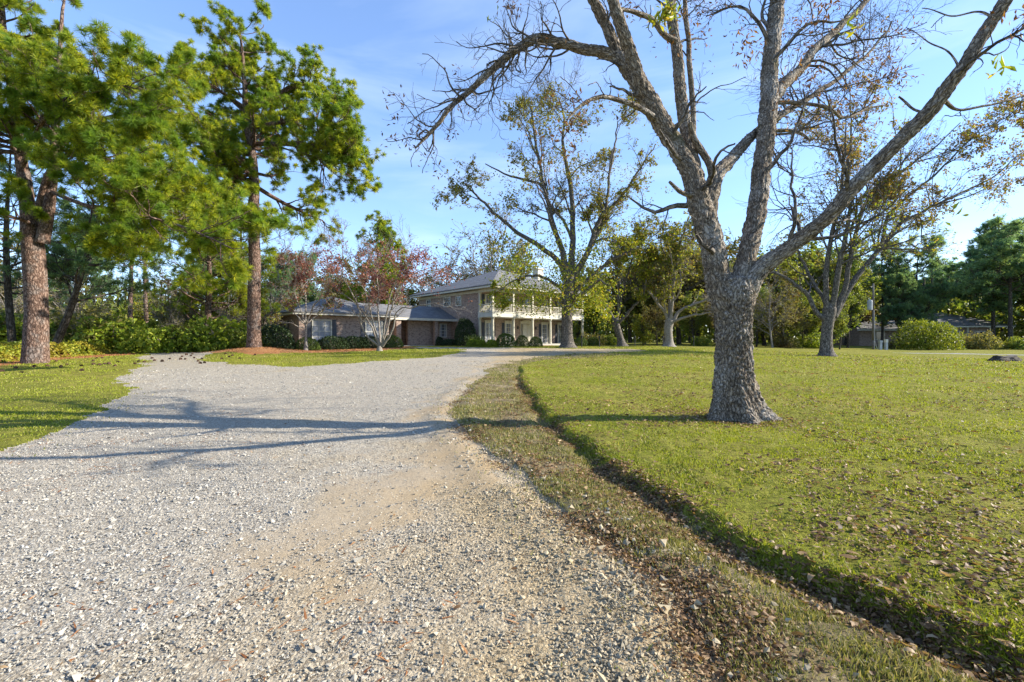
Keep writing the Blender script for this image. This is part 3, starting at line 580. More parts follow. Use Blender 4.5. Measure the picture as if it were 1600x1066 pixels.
    MP = np.stack([m[0] for m in mains if m[2]]); MR = np.stack([m[1] for m in mains if m[2]])
    # branches, boughs, twigs
    k1P, k1R = kids(MP, MR, 100, (.22, 1), (35, 75), (.12, .30), .30, 12, .22, .04, 2.4, .8, .2, .055)
    aP, aR = kids(MP[1:2], MR[1:2], 34, (.25, 1), (40, 80), (.14, .30), .5, 10, .25, .05, 1.5, 1, .2, .02)
    k1P = np.concatenate([k1P, resamp_b(aP, 12)]); k1R = np.concatenate([k1R, resamp_r(aR, 12)])
    k2P, k2R = kids(k1P, k1R, 720, (.15, 1), (30, 70), (.25, .6), .6, 8, .25, .03, 1.1, 1, .3, .012)
    k3P, k3R = kids(k2P, np.maximum(k2R, .004), 2600, (.15, 1), (25, 65), (.25, .6), .6, 6, .25, .02, .45, 1, .4, .006)
    V, Q, B = tubes([(k1P, np.maximum(k1R, .006), 7), (k2P, np.maximum(k2R, .0035), 4), (k3P, np.maximum(k3R, .0022), 3)])
    mk('branches', V-base, Q, M['grey_bark'], root, True, {'bk': B})
    # remaining leaves, clustered: brown and a few yellow
    cl, _ = along(k3P, 900, (.6, 1)); cl = cl[(cl[:, 2] > 3.9) & (vn(cl*.8, 77) > .12)]; cl = np.vstack([cl]+[px3(a, b, d)[None]+rng.normal(0, .22, (9, 3)) for a, b, d in ((895, 190, 6.2), (870, 215, 6.2), (1078, 70, 7.6), (1300, 20, 7.2), (1165, 70, 6.9))])
    C = np.repeat(cl, 7, 0)+rng.normal(0, .08, (len(cl)*7, 3)); V, Q = leafV(C, .085, 3.0, 0, .8); mk('brown_leaves', V-base, Q, M['leaf_brown'], root)
    sp = [px3(1045, 20, 6.9), px3(1560, 108, 5.2), px3(1030, 25, 7.1), px3(770, 30, 7.6), px3(1330, 38, 6.9), px3(1500, 325, 5.6)]
    C = np.vstack([s+rng.normal(0, sc, (k, 3)) for s, k, sc in zip(sp, (70, 12, 30, 5, 12, 5), (.08, .06, .08, .05, .08, .07))]); V, Q = leafV(C, .13, 3.0, 0, .8); mk('yellow_leaves', V-base, Q, M['leaf_yellow'], root)
def resamp_b(P, n):
    K, m, _ = P.shape; q = np.linspace(0, m-1, n); i = np.clip(q.astype(int), 0, m-2); f = (q-i)[None, :, None]; return P[:, i]*(1-f)+P[:, i+1]*f
def resamp_r(R, n):
    m = R.shape[1]; q = np.linspace(0, m-1, n); i = np.clip(q.astype(int), 0, m-2); f = (q-i)[None]; return R[:, i]*(1-f)+R[:, i+1]*f
pecan()

def decid(name, label, D0, base, limbs, bark, leafs, counts=(60, 500, 2600), Ls=((.15, .4), (.25, .5), (.25, .5)), group=None, lsz=.13, up=.05, names=None, extra=None, depth=3.0, t0=.25):
    """traced trunk and limbs, grown branches; leafs: list of (n, material, zmin, zmax, part name)"""
    reseed(base[0]); zb = Hs(*XY(base[0], D0)); lt = base[3][-1]; P, R = trace([(base[0], HY+(EYE-zb+.15)/D0*F, base[2]*1.05, 0)]+[(a, b, w, 0) for a, b, w in base[3]]+[(lt[0], lt[1]-lt[2]*.3, lt[2]*.8, 0), (lt[0], lt[1]-lt[2]*.55, lt[2]*.15, 0)], D0, 60)
    R = R*(1+(.15 if 'dogwood' in name else .75)*np.exp(-np.maximum(P[:, 2]-zb, 0)/.22)+.15*np.exp(-np.maximum(P[:, 2]-zb, 0)/.9))
    root = empty(name, (float((base[0]-CX)/F*D0), D0, zb), 0, label, 'tree', group)
    MPs, MRs = [], []
    for k, L in enumerate(limbs):
        lean = rng.uniform(-depth, depth); n = len(L); p, r = trace([(a, b, w, lean*(i/(n-1))**1.2) for i, (a, b, w) in enumerate(L)], D0, 24, .12*D0/30); r = r*.78; MPs.append(p); MRs.append(r)
    MP, MR = np.stack(MPs), np.stack(MRs)
    xP, xR = kids(MP, MR, max(4, len(limbs)), (.2, .8), (25, 55), (.4, .75), .6, 24, .12, up, 7)
    MP2 = np.concatenate([MP, xP]); MR2 = np.concatenate([MR, xR])
    a, ar = kids(MP2, MR2, counts[0], (t0, 1), (25, 60), Ls[0], .5, 10, .16, up, 4.5); b, br = kids(a, ar, counts[1], (.15, 1), (25, 60), Ls[1], .55, 7, .2, up, 2.2); c, cr = kids(b, br, counts[2], (.1, 1), (25, 65), Ls[2], .6, 5, .25, up*.5, 1.1)
    mn = D0*.00022
    V, Q, B = tubes([(P[None], R[None], 40), (MP, MR, 14), (xP, np.maximum(xR, mn*2), 8), (a, np.maximum(ar, mn*1.6), 5), (b, np.maximum(br, mn*1.1), 3), (c, np.maximum(cr, mn*.75), 3)]); bs = np.array(root.location)
    mk('trunk', V-bs, Q, M[bark], root, True, {'bk': B})
    for n, mt, z0, z1, nm in leafs:
        C1, _ = along(c, n*6, (.3, 1)); hz = EYE+(HY-z0)/F*D0; hz1 = EYE+(HY-z1)/F*D0
        w = sm(C1[:, 2], hz-.5, hz+.5)*(1-sm(C1[:, 2], hz1-2.5, hz1+.5)); w = w*np.clip(.5+1.3*vn(C1*.45, 5), .02, 1); C1 = C1[rng.random(len(C1)) < w][:n]
        if extra:
            E = [px3(ex+rng.normal(0, .5)*er*1., ey+rng.normal(0, .5)*er*.7, D0+rng.normal(0, 1.6))+rng.normal(0, .30, (14, 3))*np.array([1, 1, .6]) for ex, ey, er, en, em in extra if em == mt for _ in range(en//14)]
            if E: C1 = np.vstack([C1]+E)
        V, Q = leafV(C1, lsz, 1.7, .09); mk(nm, V-bs, Q, M[mt], root)
    return root

decid('pecan_tree', 'tall spreading tree with yellow-green lower leaves in front of the porch', 38., (887, 541, 17, [(886, 520, 17), (886, 480, 16), (888, 450, 18), (890, 432, 17)]),
  [[(889, 442, 16), (874, 410, 11), (832, 378, 9), (801, 357, 7), (753, 315, 5), (722, 286, 2)],
   [(889, 440, 16), (877, 389, 11), (858, 336, 8), (850, 294, 6), (800, 276, 4), (759, 257, 2)],
   [(890, 440, 16), (895, 368, 11), (892, 294, 9), (880, 226, 6), (882, 184, 4), (872, 150, 2)],
   [(892, 440, 14), (916, 399, 11), (942, 336, 8), (974, 305, 6), (1000, 262, 4), (1026, 226, 2)],
   [(873, 380, 9), (852, 300, 6), (837, 226, 5), (832, 184, 4), (826, 160, 2)],
   [(916, 399, 9), (945, 336, 6), (952, 280, 5), (958, 236, 4), (966, 190, 2)],
   [(888, 468, 10), (905, 450, 8), (937, 420, 6), (979, 394, 5), (1032, 378, 2)],
   [(886, 460, 8), (862, 440, 6), (835, 430, 5), (800, 440, 3), (780, 452, 2)],
   [(887, 478, 8), (915, 455, 6), (935, 440, 5), (950, 445, 2)]],
  'grey_bark', [(15000, 'leaf_yellow', 505, 350, 'lower_leaves'), (14000, 'leaf_olive', 440, 120, 'upper_leaves')], (90, 900, 4600), lsz=.20, extra=[(x_, y_, r_, n_, 'leaf_yellow') for x_, y_, r_, n_ in [(800, 445, 34, 900), (780, 470, 22, 500), (835, 468, 34, 1100), (870, 455, 30, 900), (815, 405, 30, 500), (860, 380, 34, 500), (905, 470, 26, 700), (925, 440, 34, 1100), (935, 470, 24, 700), (945, 495, 16, 300), (920, 400, 30, 600), (950, 370, 30, 400), (880, 420, 30, 700), (900, 340, 34, 400), (990, 372, 34, 400)]]+[(x_, y_, r_, n_, 'leaf_olive') for x_, y_, r_, n_ in [(880, 190, 40, 700), (850, 250, 60, 500), (800, 300, 50, 300), (940, 280, 50, 400), (990, 290, 40, 300), (770, 380, 40, 500), (1010, 370, 40, 500), (900, 260, 40, 400)]])
decid('pecan_tree', 'vase-shaped tree with four upright stems on the lawn right of the great trunk', 30., (1292, 557, 18, [(1291, 540, 19), (1292, 520, 18), (1294, 500, 20), (1296, 484, 23)]),
  [[(1290, 500, 15), (1277, 490, 11), (1259, 459, 9), (1240, 444, 8), (1208, 425, 6), (1180, 432, 2)],
   [(1292, 500, 14), (1289, 474, 10), (1276, 450, 8), (1262, 425, 7), (1240, 380, 3)],
   [(1293, 500, 16), (1290, 447, 12), (1296, 385, 10), (1308, 330, 8), (1320, 240, 5), (1322, 180, 2)],
   [(1296, 500, 16), (1304, 460, 13), (1312, 410, 12), (1325, 346, 9), (1325, 276, 7), (1330, 158, 2)],
   [(1299, 500, 16), (1319, 455, 12), (1328, 410, 11), (1338, 360, 9), (1354, 315, 8), (1410, 268, 6), (1473, 220, 3), (1500, 190, 2)],
   [(1302, 495, 18), (1318, 466, 14), (1340, 430, 12), (1382, 380, 11), (1402, 354, 9), (1433, 335, 8), (1481, 311, 6), (1551, 276, 4), (1599, 236, 2)],
   [(1376, 388, 9), (1390, 335, 7), (1429, 299, 6), (1470, 265, 5), (1520, 215, 3), (1570, 190, 2)]],
  'grey_bark', [(15000, 'leaf_amber', 335, 60, 'amber_leaves'), (5000, 'leaf_yellow', 430, 130, 'yellow_leaves')], (110, 1050, 5200), lsz=.165, depth=2.5)
decid('shade_tree', 'pale-trunked tree with yellow leaves at the edge of the wood beyond the lawn', 42., (1045, 545, 13, [(1045, 530, 12), (1044, 514, 13), (1046, 502, 14)]),
  [[(1045, 508, 8), (1040, 490, 6), (1020, 465, 5), (1003, 440, 2)], [(1046, 508, 9), (1050, 480, 6), (1052, 440, 5), (1062, 390, 4), (1074, 340, 2)], [(1047, 508, 9), (1065, 484, 6), (1090, 474, 5), (1120, 462, 2)], [(1046, 505, 7), (1046, 460, 5), (1040, 410, 4), (1030, 370, 2)], [(1047, 505, 7), (1075, 495, 5), (1110, 488, 2)]],
  'pale_bark', [(3600, 'leaf_yellow', 500, 320, 'crown'), (3400, 'leaf_dull', 500, 320, 'inner_crown')], (45, 420, 2200), lsz=.22)
decid('shade_tree', 'dark leaning tree with thin olive crown just right of the porch end', 43., (972, 545, 11, [(969, 528, 10), (964, 512, 11), (962, 502, 11)]),
  [[(963, 508, 7), (952, 485, 5), (935, 462, 4), (915, 450, 2)], [(963, 508, 7), (967, 480, 5), (965, 440, 4), (958, 400, 2)], [(963, 508, 7), (985, 485, 5), (1005, 460, 4), (1012, 430, 2)], [(963, 508, 6), (975, 450, 4), (990, 400, 3), (1000, 360, 2)]],
  'grey_bark', [(3600, 'leaf_yellow', 510, 380, 'lower_leaves'), (4200, 'leaf_dull', 480, 330, 'upper_leaves')], (45, 420, 2200), lsz=.22)
decid('dogwood_tree', 'multi-stemmed dogwood with pale bare branches and red leaf sprays before the low wing', 31.5, (593, 543, 9, [(593, 540, 5.6), (593, 537, 5.6)]),
  [[(592, 541, 5.0), (570, 520, 3.7), (560, 480, 3.1), (540, 440, 2.5), (525, 410, 1.2)], [(593, 541, 5.0), (586, 515, 3.7), (575, 470, 2.5), (555, 420, 1.9), (537, 380, 0.9)], [(594, 541, 5.0), (592, 500, 3.1), (590, 450, 2.5), (585, 400, 1.2)], [(596, 541, 5.0), (606, 512, 3.7), (612, 480, 3.1), (630, 440, 2.5), (668, 420, 1.2)], [(598, 541, 5.0), (612, 520, 3.7), (622, 485, 2.5), (650, 480, 2.5), (690, 470, 1.2)], [(597, 541, 4.3), (604, 490, 3.1), (618, 440, 2.5), (640, 405, 1.2)], [(592, 541, 3.7), (578, 505, 3.1), (550, 470, 1.9), (520, 455, 0.9)]],
  'pale_bark', [(4200, 'leaf_red', 470, 385, 'crown')], (70, 650, 3000), lsz=.15, depth=2.4, extra=[(x_, y_, r_, n_, 'leaf_red') for x_, y_, r_, n_ in [(655, 402, 20, 420), (690, 430, 16, 300), (640, 430, 20, 300), (610, 400, 20, 250), (560, 430, 18, 160), (520, 415, 16, 160), (590, 390, 20, 160)]])
decid('dogwood_tree', 'slender dogwood with single pale trunk and reddish crown near the wing corner', 30.5, (478, 544, 7, [(478, 530, 3.7), (478, 515, 3.7), (478, 505, 3.7)]),
  [[(478, 510, 3.1), (465, 495, 2.5), (450, 480, 1.9), (430, 470, 0.9)], [(478, 508, 3.1), (478, 470, 2.5), (470, 430, 1.9), (462, 395, 0.9)], [(478, 508, 3.1), (490, 480, 2.5), (505, 455, 1.9), (512, 430, 0.9)], [(478, 515, 2.5), (455, 505, 1.9), (430, 500, 0.9)], [(478, 508, 2.5), (500, 490, 1.9), (520, 470, 0.9)], [(478, 508, 2.5), (462, 460, 1.9), (448, 420, 0.9)]],
  'pale_bark', [(2300, 'leaf_red', 480, 370, 'crown'), (1500, 'leaf_olive', 510, 440, 'lower_leaves')], (50, 480, 2300), lsz=.14, depth=2.2)

# ---- pines
def pine(name, label, base, trunk, limbs, nb, ntuft, tl, tw, nn, mat='needle', bark='pine_bark', group=None, t=(.35, 1), Ll=(.16, .32), Lmax=5, up=.06, S=28, extra_trunks=(), Lb=(.25, .5), zmin=.4):
    """trunk: (P, R) in world space"""
    reseed(base[0]*97+base[1]*31+nb); P, R = trunk; root = empty(name, base, 0, label, 'tree', group); bs = np.array(base)
    a, ar = kids(P[None], R[None], nb, t, (55, 95), Ll, .42, 12, .16, up, Lmax, 1, .25, .16)
    h = (a[:, 0, 2]-P[0, 2])/(P[-1, 2]-P[0, 2]); sc = np.clip(1.15-.62*h, .3, 1)[:, None, None]; a = a[:, :1]+(a-a[:, :1])*sc
    A, AR = [a], [ar]; tb = [(P[None], R[None], S)]
    for p, r in limbs: A.append(resamp_b(p[None], 12)); AR.append(resamp_r(r[None], 12)); 
    for p, r in extra_trunks: tb.append((p[None], r[None], S)); q, qr = kids(p[None], r[None], max(6, nb//3), (.4, 1), (50, 90), Ll, .42, 12, .16, up, Lmax, 1, .25, .12); A.append(q); AR.append(qr)
    if limbs: q, qr = kids(np.concatenate(A[1:1+len(limbs)]), np.concatenate(AR[1:1+len(limbs)]), len(limbs)*9, (.25, 1), (30, 65), (.22, .42), .5, 12, .16, up, 2.5); A.append(q); AR.append(qr)
    a = np.concatenate(A); ar = np.concatenate(AR)
    b, br = kids(a, ar, len(a)*7, (.3, 1), (30, 65), Lb, .5, 7, .2, up+.03, 2.2); c, cr = kids(b, br, len(b)*4, (.3, 1), (30, 60), (.3, .6), .6, 5, .25, up+.06, .9)
    zb_ = base[2]+zmin; k = b[:, :, 2].min(1) > zb_; b, br = b[k], br[k]; k = c[:, :, 2].min(1) > zb_; c, cr = c[k], cr[k]
    mn = tw*.45
    V, Q, B = tubes(tb+[(a, np.maximum(ar, mn*2), 7), (b, np.maximum(br, mn), 4), (c, np.maximum(cr, mn*.7), 3)]); mk('trunk', V-bs, Q, M[bark], root, True, {'bk': B})
    e = c[:, -1]; ed = nrm(c[:, -1]-c[:, -2]); m1 = rng.integers(0, len(e), int(ntuft*.7)); C, Dd = e[m1], ed[m1]
    C2, D2 = along(c, ntuft-len(m1), (.6, 1)); C = np.vstack([C, C2]); Dd = nrm(np.vstack([Dd, D2])+np.array([0, 0, .55]))
    V, Q = tuftV(C, Dd, nn, tl, tw, .55); mk('crown', V-bs, Q, M[mat], root); return root
def tk(pts, D0, n=60):
    return trace([(a, b, w, d) for a, b, w, d in pts], D0, n, .03)
x, y = XY(56, 20.5); zb = Hs(x, y)
pine('pine_tree', 'massive forked pine with a reddish plated trunk rising from the yellow ground cover', (x, y, zb),
     tk([(55, 575, 50, 0), (56, 540, 44, 0), (57, 480, 40, 0), (54, 420, 40, 0), (50, 370, 38, 0), (44, 330, 28, 0), (38, 280, 24, .2), (30, 230, 20, .3), (22, 170, 18, .3), (12, 90, 14, .4), (0, 0, 11, .4), (-8, -90, 6, .4)], 20.5),
     [tk([(60, 330, 16, 0), (80, 262, 12, -.5), (110, 240, 10, -1), (150, 243, 8, -1.6), (190, 262, 6, -2.0), (240, 300, 3, -2.5)], 20.5),
      tk([(35, 260, 10, 0), (60, 200, 8, -1), (110, 150, 7, -2), (160, 130, 5, -2.5), (215, 140, 2, -3)], 20.5),
      tk([(85, 240, 10, 0), (130, 200, 8, .8), (180, 180, 7, 1.5), (240, 170, 5, 2), (290, 165, 2, 2.5)], 20.5),
      tk([(82, 300, 10, 0), (130, 320, 8, -1.5), (190, 335, 7, -2.2), (260, 345, 5, -3), (330, 372, 4, -3.4), (365, 390, 2, -3.6)], 20.5),
      tk([(84, 260, 10, 0), (150, 262, 8, 1), (210, 290, 7, 1.6), (280, 300, 5, 2.2), (340, 320, 3, 2.4)], 20.5),
      tk([(50, 350, 9, 0), (20, 340, 7, -1.5), (-30, 330, 5, -2.5), (-80, 340, 2, -3)], 20.5)],
     38, 21000, .29, .018, 26, zmin=3.1, t=(.5, 1), Ll=(.14, .26), Lmax=3.9,
     extra_trunks=[tk([(66, 380, 26, 0), (74, 340, 22, 0), (82, 280, 18, 0), (86, 220, 15, 0), (90, 150, 12, 0), (94, 80, 8, 0), (98, 20, 6, 0), (101, -5, 4, 0)], 20.5, 40)])
x, y = XY(397, 28.); zb = Hs(x, y)
pine('pine_tree', 'tall pine with a full rounded crown standing on the straw mound left of the wing', (x, y, zb),
     tk([(397, 545, 27, 0), (397, 530, 23, 0), (397, 470, 21, 0), (398, 400, 19, 0), (396, 340, 18, 0), (397, 290, 17, 0), (394, 240, 13, 0), (385, 190, 10, 0), (382, 130, 8, 0), (378, 80, 5, 0), (375, 42, 2, 0)], 28.),
     [tk([(396, 225, 9, 0), (440, 225, 8, -1), (480, 225, 6, -1.5), (515, 260, 4, -2), (535, 245, 2, -2)], 28.),
      tk([(397, 290, 8, 0), (430, 310, 7, 1), (470, 330, 5, 1.5), (505, 345, 2, 2)], 28.),
      tk([(385, 180, 8, 0), (430, 150, 6, 1), (470, 130, 5, 1.5), (515, 150, 2, 2)], 28.),
      tk([(396, 240, 9, 0), (350, 235, 7, 1), (300, 215, 5, 1.5), (262, 210, 2, 2)], 28.),
      tk([(384, 170, 8, 0), (340, 140, 6, -1), (310, 120, 4, -1.5), (290, 110, 2, -2)], 28.),
      tk([(395, 200, 8, 0), (450, 190, 6, -1.5), (500, 190, 5, -2), (530, 200, 2, -2.5)], 28.),
      tk([(397, 270, 8, 0), (345, 290, 6, -1), (305, 320, 4, -1.5), (280, 340, 2, -2)], 28.)],
     54, 19000, .29, .023, 21, zmin=3.6, t=(.47, .995), Ll=(.14, .27), Lmax=4.1)
def simplepine(name, label, px, D, top, w, group=None, nt=1500, low=.45, mat='needle', nb=24, L=(.16, .3), tl=.34, tw=.035, nn=12, lean=0, bark='pine_bark'):
    x, y = XY(px, D); zb = Hs(x, y); zt = EYE+(HY-top)/F*D; n = 20; P = np.zeros((n, 3)); s = np.linspace(0, 1, n); P[:, 0] = x+lean*s+.15*np.sin(s*5+px); P[:, 1] = y+.1*np.cos(s*4); P[:, 2] = zb-.2+(zt-zb)*s
    R = np.interp(s, [0, .05, .6, 1], [w*.62, w*.5, w*.33, .03]); return pine(name, label, (x, y, zb), (P, R), [], nb, nt, tl, tw, nn, mat, bark, group, (low, 1), L, 4.8, .05, 12, zmin=2.2 if px == 325 else .4)
simplepine('pine_tree', 'medium pine with low bright boughs between the two big pines', 325, 32.5, 345, .48, nt=3000, low=.2, nb=32, L=(.25, .44), tl=.30, tw=.025, nn=14)
simplepine('pine_tree', 'slim pine trunk rising above the shrubs right of the forked pine', 205, 41., 320, .42, nt=1500, low=.55)
simplepine('pine_tree', 'slim reddish pine just right of the slimmest one behind the shrubs', 229, 44., 300, .40, nt=1400, low=.62)
simplepine('pine_tree', 'pine with thin trunk half hidden behind the tall mound pine', 375, 40., 320, .42, nt=1300, low=.55)
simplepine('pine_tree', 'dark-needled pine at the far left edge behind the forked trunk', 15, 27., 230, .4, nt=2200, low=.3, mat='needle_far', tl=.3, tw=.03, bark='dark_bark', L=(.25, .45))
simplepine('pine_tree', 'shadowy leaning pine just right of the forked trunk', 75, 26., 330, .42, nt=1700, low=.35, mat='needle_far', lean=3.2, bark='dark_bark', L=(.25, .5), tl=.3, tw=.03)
PB = simplepine('pine_tree', 'tall pine whose top shows above the red dogwood behind the house', 592, 62., 340, .5, nt=4200, low=.3, nb=44, L=(.2, .36), tl=.42, tw=.05, mat='needle')
exec_far = True

# ---- wood and background trees: one of each kind, then copies
def proto_decid(name, label, mat, H_=11, n=7000, lsz=.34, crown0=.2, bark='dark_bark', group=None, spread=1.0, loc=(0, 0, 0), w=.22):
    root = empty(name, loc, 0, label, 'tree', group); P = np.zeros((20, 3)); s = np.linspace(0, 1, 20); P[:, 2] = -.2+s*H_*.85; P[:, 0] = .35*np.sin(s*4); P[:, 1] = .3*np.cos(s*3); R = w*(1-s*.9)
    a, ar = kids(P[None], R[None], 26, (crown0, 1), (35, 75), (.25*spread, .5*spread), .55, 10, .15, .07, 6); b, br = kids(a, ar, 190, (.2, 1), (25, 60), (.25, .55), .55, 6, .2, .05, 3); c, cr = kids(b, br, 700, (.1, 1), (25, 65), (.3, .6), .6, 5, .25, .02, 1.6)
    V, Q, B = tubes([(P[None], R[None], 10), (a, np.maximum(ar, .03), 5), (b, np.maximum(br, .018), 3), (c, np.maximum(cr, .012), 3)]); bs = np.array(loc); mk('trunk', V, Q, M[bark], root, True, {'bk': B})
    if n:
        C, _ = along(c, n*3, (.1, 1)); C = C[rng.random(len(C)) < np.clip(.55+1.0*vn(C*.55, 6), .05, 1)][:n]; V, Q = leafV(C, lsz, 1.5, .22); mk('crown', V, Q, M[mat], root)
    return root
def proto_pine(name, label, mat, H_=17, nt=1700, low=.3, loc=(0, 0, 0)):
    P = np.zeros((20, 3)); s = np.linspace(0, 1, 20); P[:, 2] = -.2+s*H_; P[:, 0] = .2*np.sin(s*5)
    r = pine(name, label, (0, 0, 0), (P, .26*(1-s*.92)), [], 40, nt, .62, .07, 15, mat, 'dark_bark', None, (low, 1), (.2, .36), 5.5, .04, 10); return r
def proto_shrub(name, label, mat, n=2600, lsz=.12, shape=(1, 1, 1), bark='pale_bark', cat='shrub', fill=.35, bumps=.2):
    """leafy shrub of unit radius standing on its origin"""
    root = empty(name, (0, 0, 0), 0, label, cat); d = nrm(rng.normal(size=(n, 3))); d[:, 2] = np.abs(d[:, 2])*1.0-.12*rng.random(n); r = 1+bumps*vn(d*2.4, 8)+bumps*.5*vn(d*6, 9); r *= np.where(rng.random(n) < fill, rng.uniform(.3, 1, n), rng.uniform(.86, 1.0, n))
    C = nrm(d)*r[:, None]*np.array(shape); C[:, 2] = C[:, 2]*.98+.08; V, Q = leafV(C, lsz, 1.6, .0); mk('foliage', V, Q, M[mat], root)
    m = 14; a = rng.uniform(0, TAU, m); t = np.stack([np.cos(a)*.5*shape[0], np.sin(a)*.5*shape[1], np.full(m, .75*shape[2])], 1); P = np.linspace(0, 1, 6)[None, :, None]*t[:, None]+np.array([0, 0, -.05]); P = P+rng.normal(0, .02, P.shape)
    V, Q, B = tubes([(P, np.full((m, 6), .03)*np.linspace(1, .3, 6), 5)]); mk('stem', V, Q, M[bark], root, True, {'bk': B}); return root
ORD = ['first', 'second', 'third', 'fourth', 'fifth', 'sixth', 'seventh', 'eighth', 'ninth', 'tenth', 'eleventh', 'twelfth', 'thirteenth', 'fourteenth', 'fifteenth', 'sixteenth', 'seventeenth', 'eighteenth', 'nineteenth', 'twentieth']
used = {}
def place(proto, px, D, top=None, hproto=1, label='', cat='tree', group=None, wid=1., first=True, sc=None, rz=None):
    x, y = XY(px, D); z = Hs(x, y)-.05; s = sc if sc is not None else ((HY-top)/F*D+EYE-z)/hproto; rz = rng.uniform(0, TAU) if rz is None else rz
    if used.get(proto.name) is None:
        used[proto.name] = 1; proto.location = (x, y, z); proto.rotation_euler = (0, 0, rz); proto.scale = (s*wid, s*wid, s); return tag(proto, label, cat, group)
    return dup(proto, (x, y, z), rz, (s*wid, s*wid, s), label, cat, group)
wA = proto_decid('woodland_tree', '', 'leaf_green', 11, 7500, .34, .12)
wB = proto_decid('woodland_tree', '', 'leaf_dull', 11, 5500, .34, .2, spread=1.1)
wC = proto_decid('bare_tree', '', 'leaf_dull', 11, 900, .25, .2, 'pale_bark', w=.16)
wD = proto_decid('woodland_tree', '', 'leaf_yellow', 9, 4500, .30, .15)
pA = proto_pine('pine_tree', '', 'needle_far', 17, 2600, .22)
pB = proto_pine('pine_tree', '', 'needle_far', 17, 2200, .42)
sA = proto_shrub('wild_shrub', '', 'leaf_green', 2600, .16, (1.1, 1, 1.1), bumps=.35, fill=.5)
sB = proto_shrub('wild_shrub', '', 'leaf_lime', 2000, .15, (1.1, 1, 1.0), bumps=.4, fill=.5)
sD = proto_shrub('wild_shrub', '', 'leaf_dull', 1800, .14, (1.1, 1, 1.1), bumps=.4, fill=.6)
HP = {wA: 11., wB: 11., wC: 11., wD: 9., pA: 17., pB: 17., sA: 1.1, sB: 1., sD: 1.1}
KIND = {wA: 'dense dark green broadleaf tree', wB: 'olive brown broadleaf tree', wC: 'thin nearly bare grey tree', wD: 'yellow-leaved tree', pA: 'dark pine with boughs reaching low', pB: 'dark pine with a bare lower trunk', sA: 'dark green wild shrub', sB: 'yellow-green wild shrub', sD: 'dull olive wild shrub'}
def row(items, where, group, D0, D1):
    """items: (proto, px, top, width factor); labelled in order from the left"""
    cnt = {}
    for p, px, top, wd in sorted(items, key=lambda i: i[1]):
        k = KIND[p]; c = cnt.get(k, 0); cnt[k] = c+1; tot = sum(1 for q in items if KIND[q[0]] == k)
        lab = k+' '+where if tot == 1 else k+' '+where+', '+ORD[min(c, 19)]+' from left'
        place(p, px, rng.uniform(D0, D1), top, HP[p], lab, 'shrub' if p in (sA, sB, sD) else 'tree', group, wd)
# the wood to the left, near to far
row([(sA, -60, 470, 1.2), (sB, 25, 500, 1.2), (sA, 100, 505, 1.2), (sD, 145, 490, 1.), (sB, 178, 502, 1.1), (sA, 215, 503, 1.2), (sB, 248, 512, 1.1), (sA, 290, 505, 1.2), (sB, 352, 500, 1.), (sA, 382, 520, 1.2), (sA, 268, 518, 1.0), (sD, 312, 508, 1.0), (wC, 112, 470, .8), (wC, 140, 480, .8), (wC, 22, 470, .8), (wC, 272, 478, .7), (wC, 356, 470, .8)], 'in the left thicket', 'shrubs of the left thicket', 29, 33)
row([(wC, 20, 420, 1.1), (wC, 120, 400, 1.2), (wC, 262, 420, 1.2), (wA, 290, 450, 1.1), (wC, 350, 400, 1.2), (wA, 385, 445, 1.1), (wC, 430, 420, 1.1)], 'behind the left thicket', 'trees behind the left thicket', 35, 40)
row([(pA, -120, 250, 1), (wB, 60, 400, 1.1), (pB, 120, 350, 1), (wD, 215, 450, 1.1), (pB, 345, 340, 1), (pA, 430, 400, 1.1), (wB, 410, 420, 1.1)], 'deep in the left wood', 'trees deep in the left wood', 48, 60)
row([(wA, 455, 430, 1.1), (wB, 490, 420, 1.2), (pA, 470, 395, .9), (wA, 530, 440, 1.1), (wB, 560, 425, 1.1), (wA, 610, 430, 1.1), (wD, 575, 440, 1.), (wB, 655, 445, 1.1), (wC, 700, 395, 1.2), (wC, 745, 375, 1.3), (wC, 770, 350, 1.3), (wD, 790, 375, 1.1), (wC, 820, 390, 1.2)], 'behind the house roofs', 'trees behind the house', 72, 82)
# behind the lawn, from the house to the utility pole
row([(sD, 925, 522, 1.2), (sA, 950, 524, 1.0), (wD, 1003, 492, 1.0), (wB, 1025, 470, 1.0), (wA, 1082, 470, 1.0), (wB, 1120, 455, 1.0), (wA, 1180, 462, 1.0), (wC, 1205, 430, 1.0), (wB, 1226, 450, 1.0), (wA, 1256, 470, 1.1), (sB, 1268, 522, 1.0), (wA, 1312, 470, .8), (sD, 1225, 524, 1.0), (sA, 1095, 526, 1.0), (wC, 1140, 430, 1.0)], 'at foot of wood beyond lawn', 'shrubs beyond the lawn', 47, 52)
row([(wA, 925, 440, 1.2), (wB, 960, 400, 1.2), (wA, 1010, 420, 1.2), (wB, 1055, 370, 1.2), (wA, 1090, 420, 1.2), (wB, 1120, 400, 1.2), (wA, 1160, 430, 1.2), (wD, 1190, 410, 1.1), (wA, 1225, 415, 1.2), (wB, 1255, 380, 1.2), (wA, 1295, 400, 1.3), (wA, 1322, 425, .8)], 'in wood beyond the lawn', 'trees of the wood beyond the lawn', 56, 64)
row([(wA, 905, 430, 1.2), (wB, 980, 415, 1.3), (wA, 1040, 405, 1.3), (wB, 1085, 395, 1.3), (wA, 1140, 410, 1.3), (wB, 1205, 405, 1.3), (wA, 1275, 410, 1.3), (wB, 1320, 400, 1.3)], 'deep in wood beyond lawn', 'trees deep in the wood beyond the lawn', 78, 88)
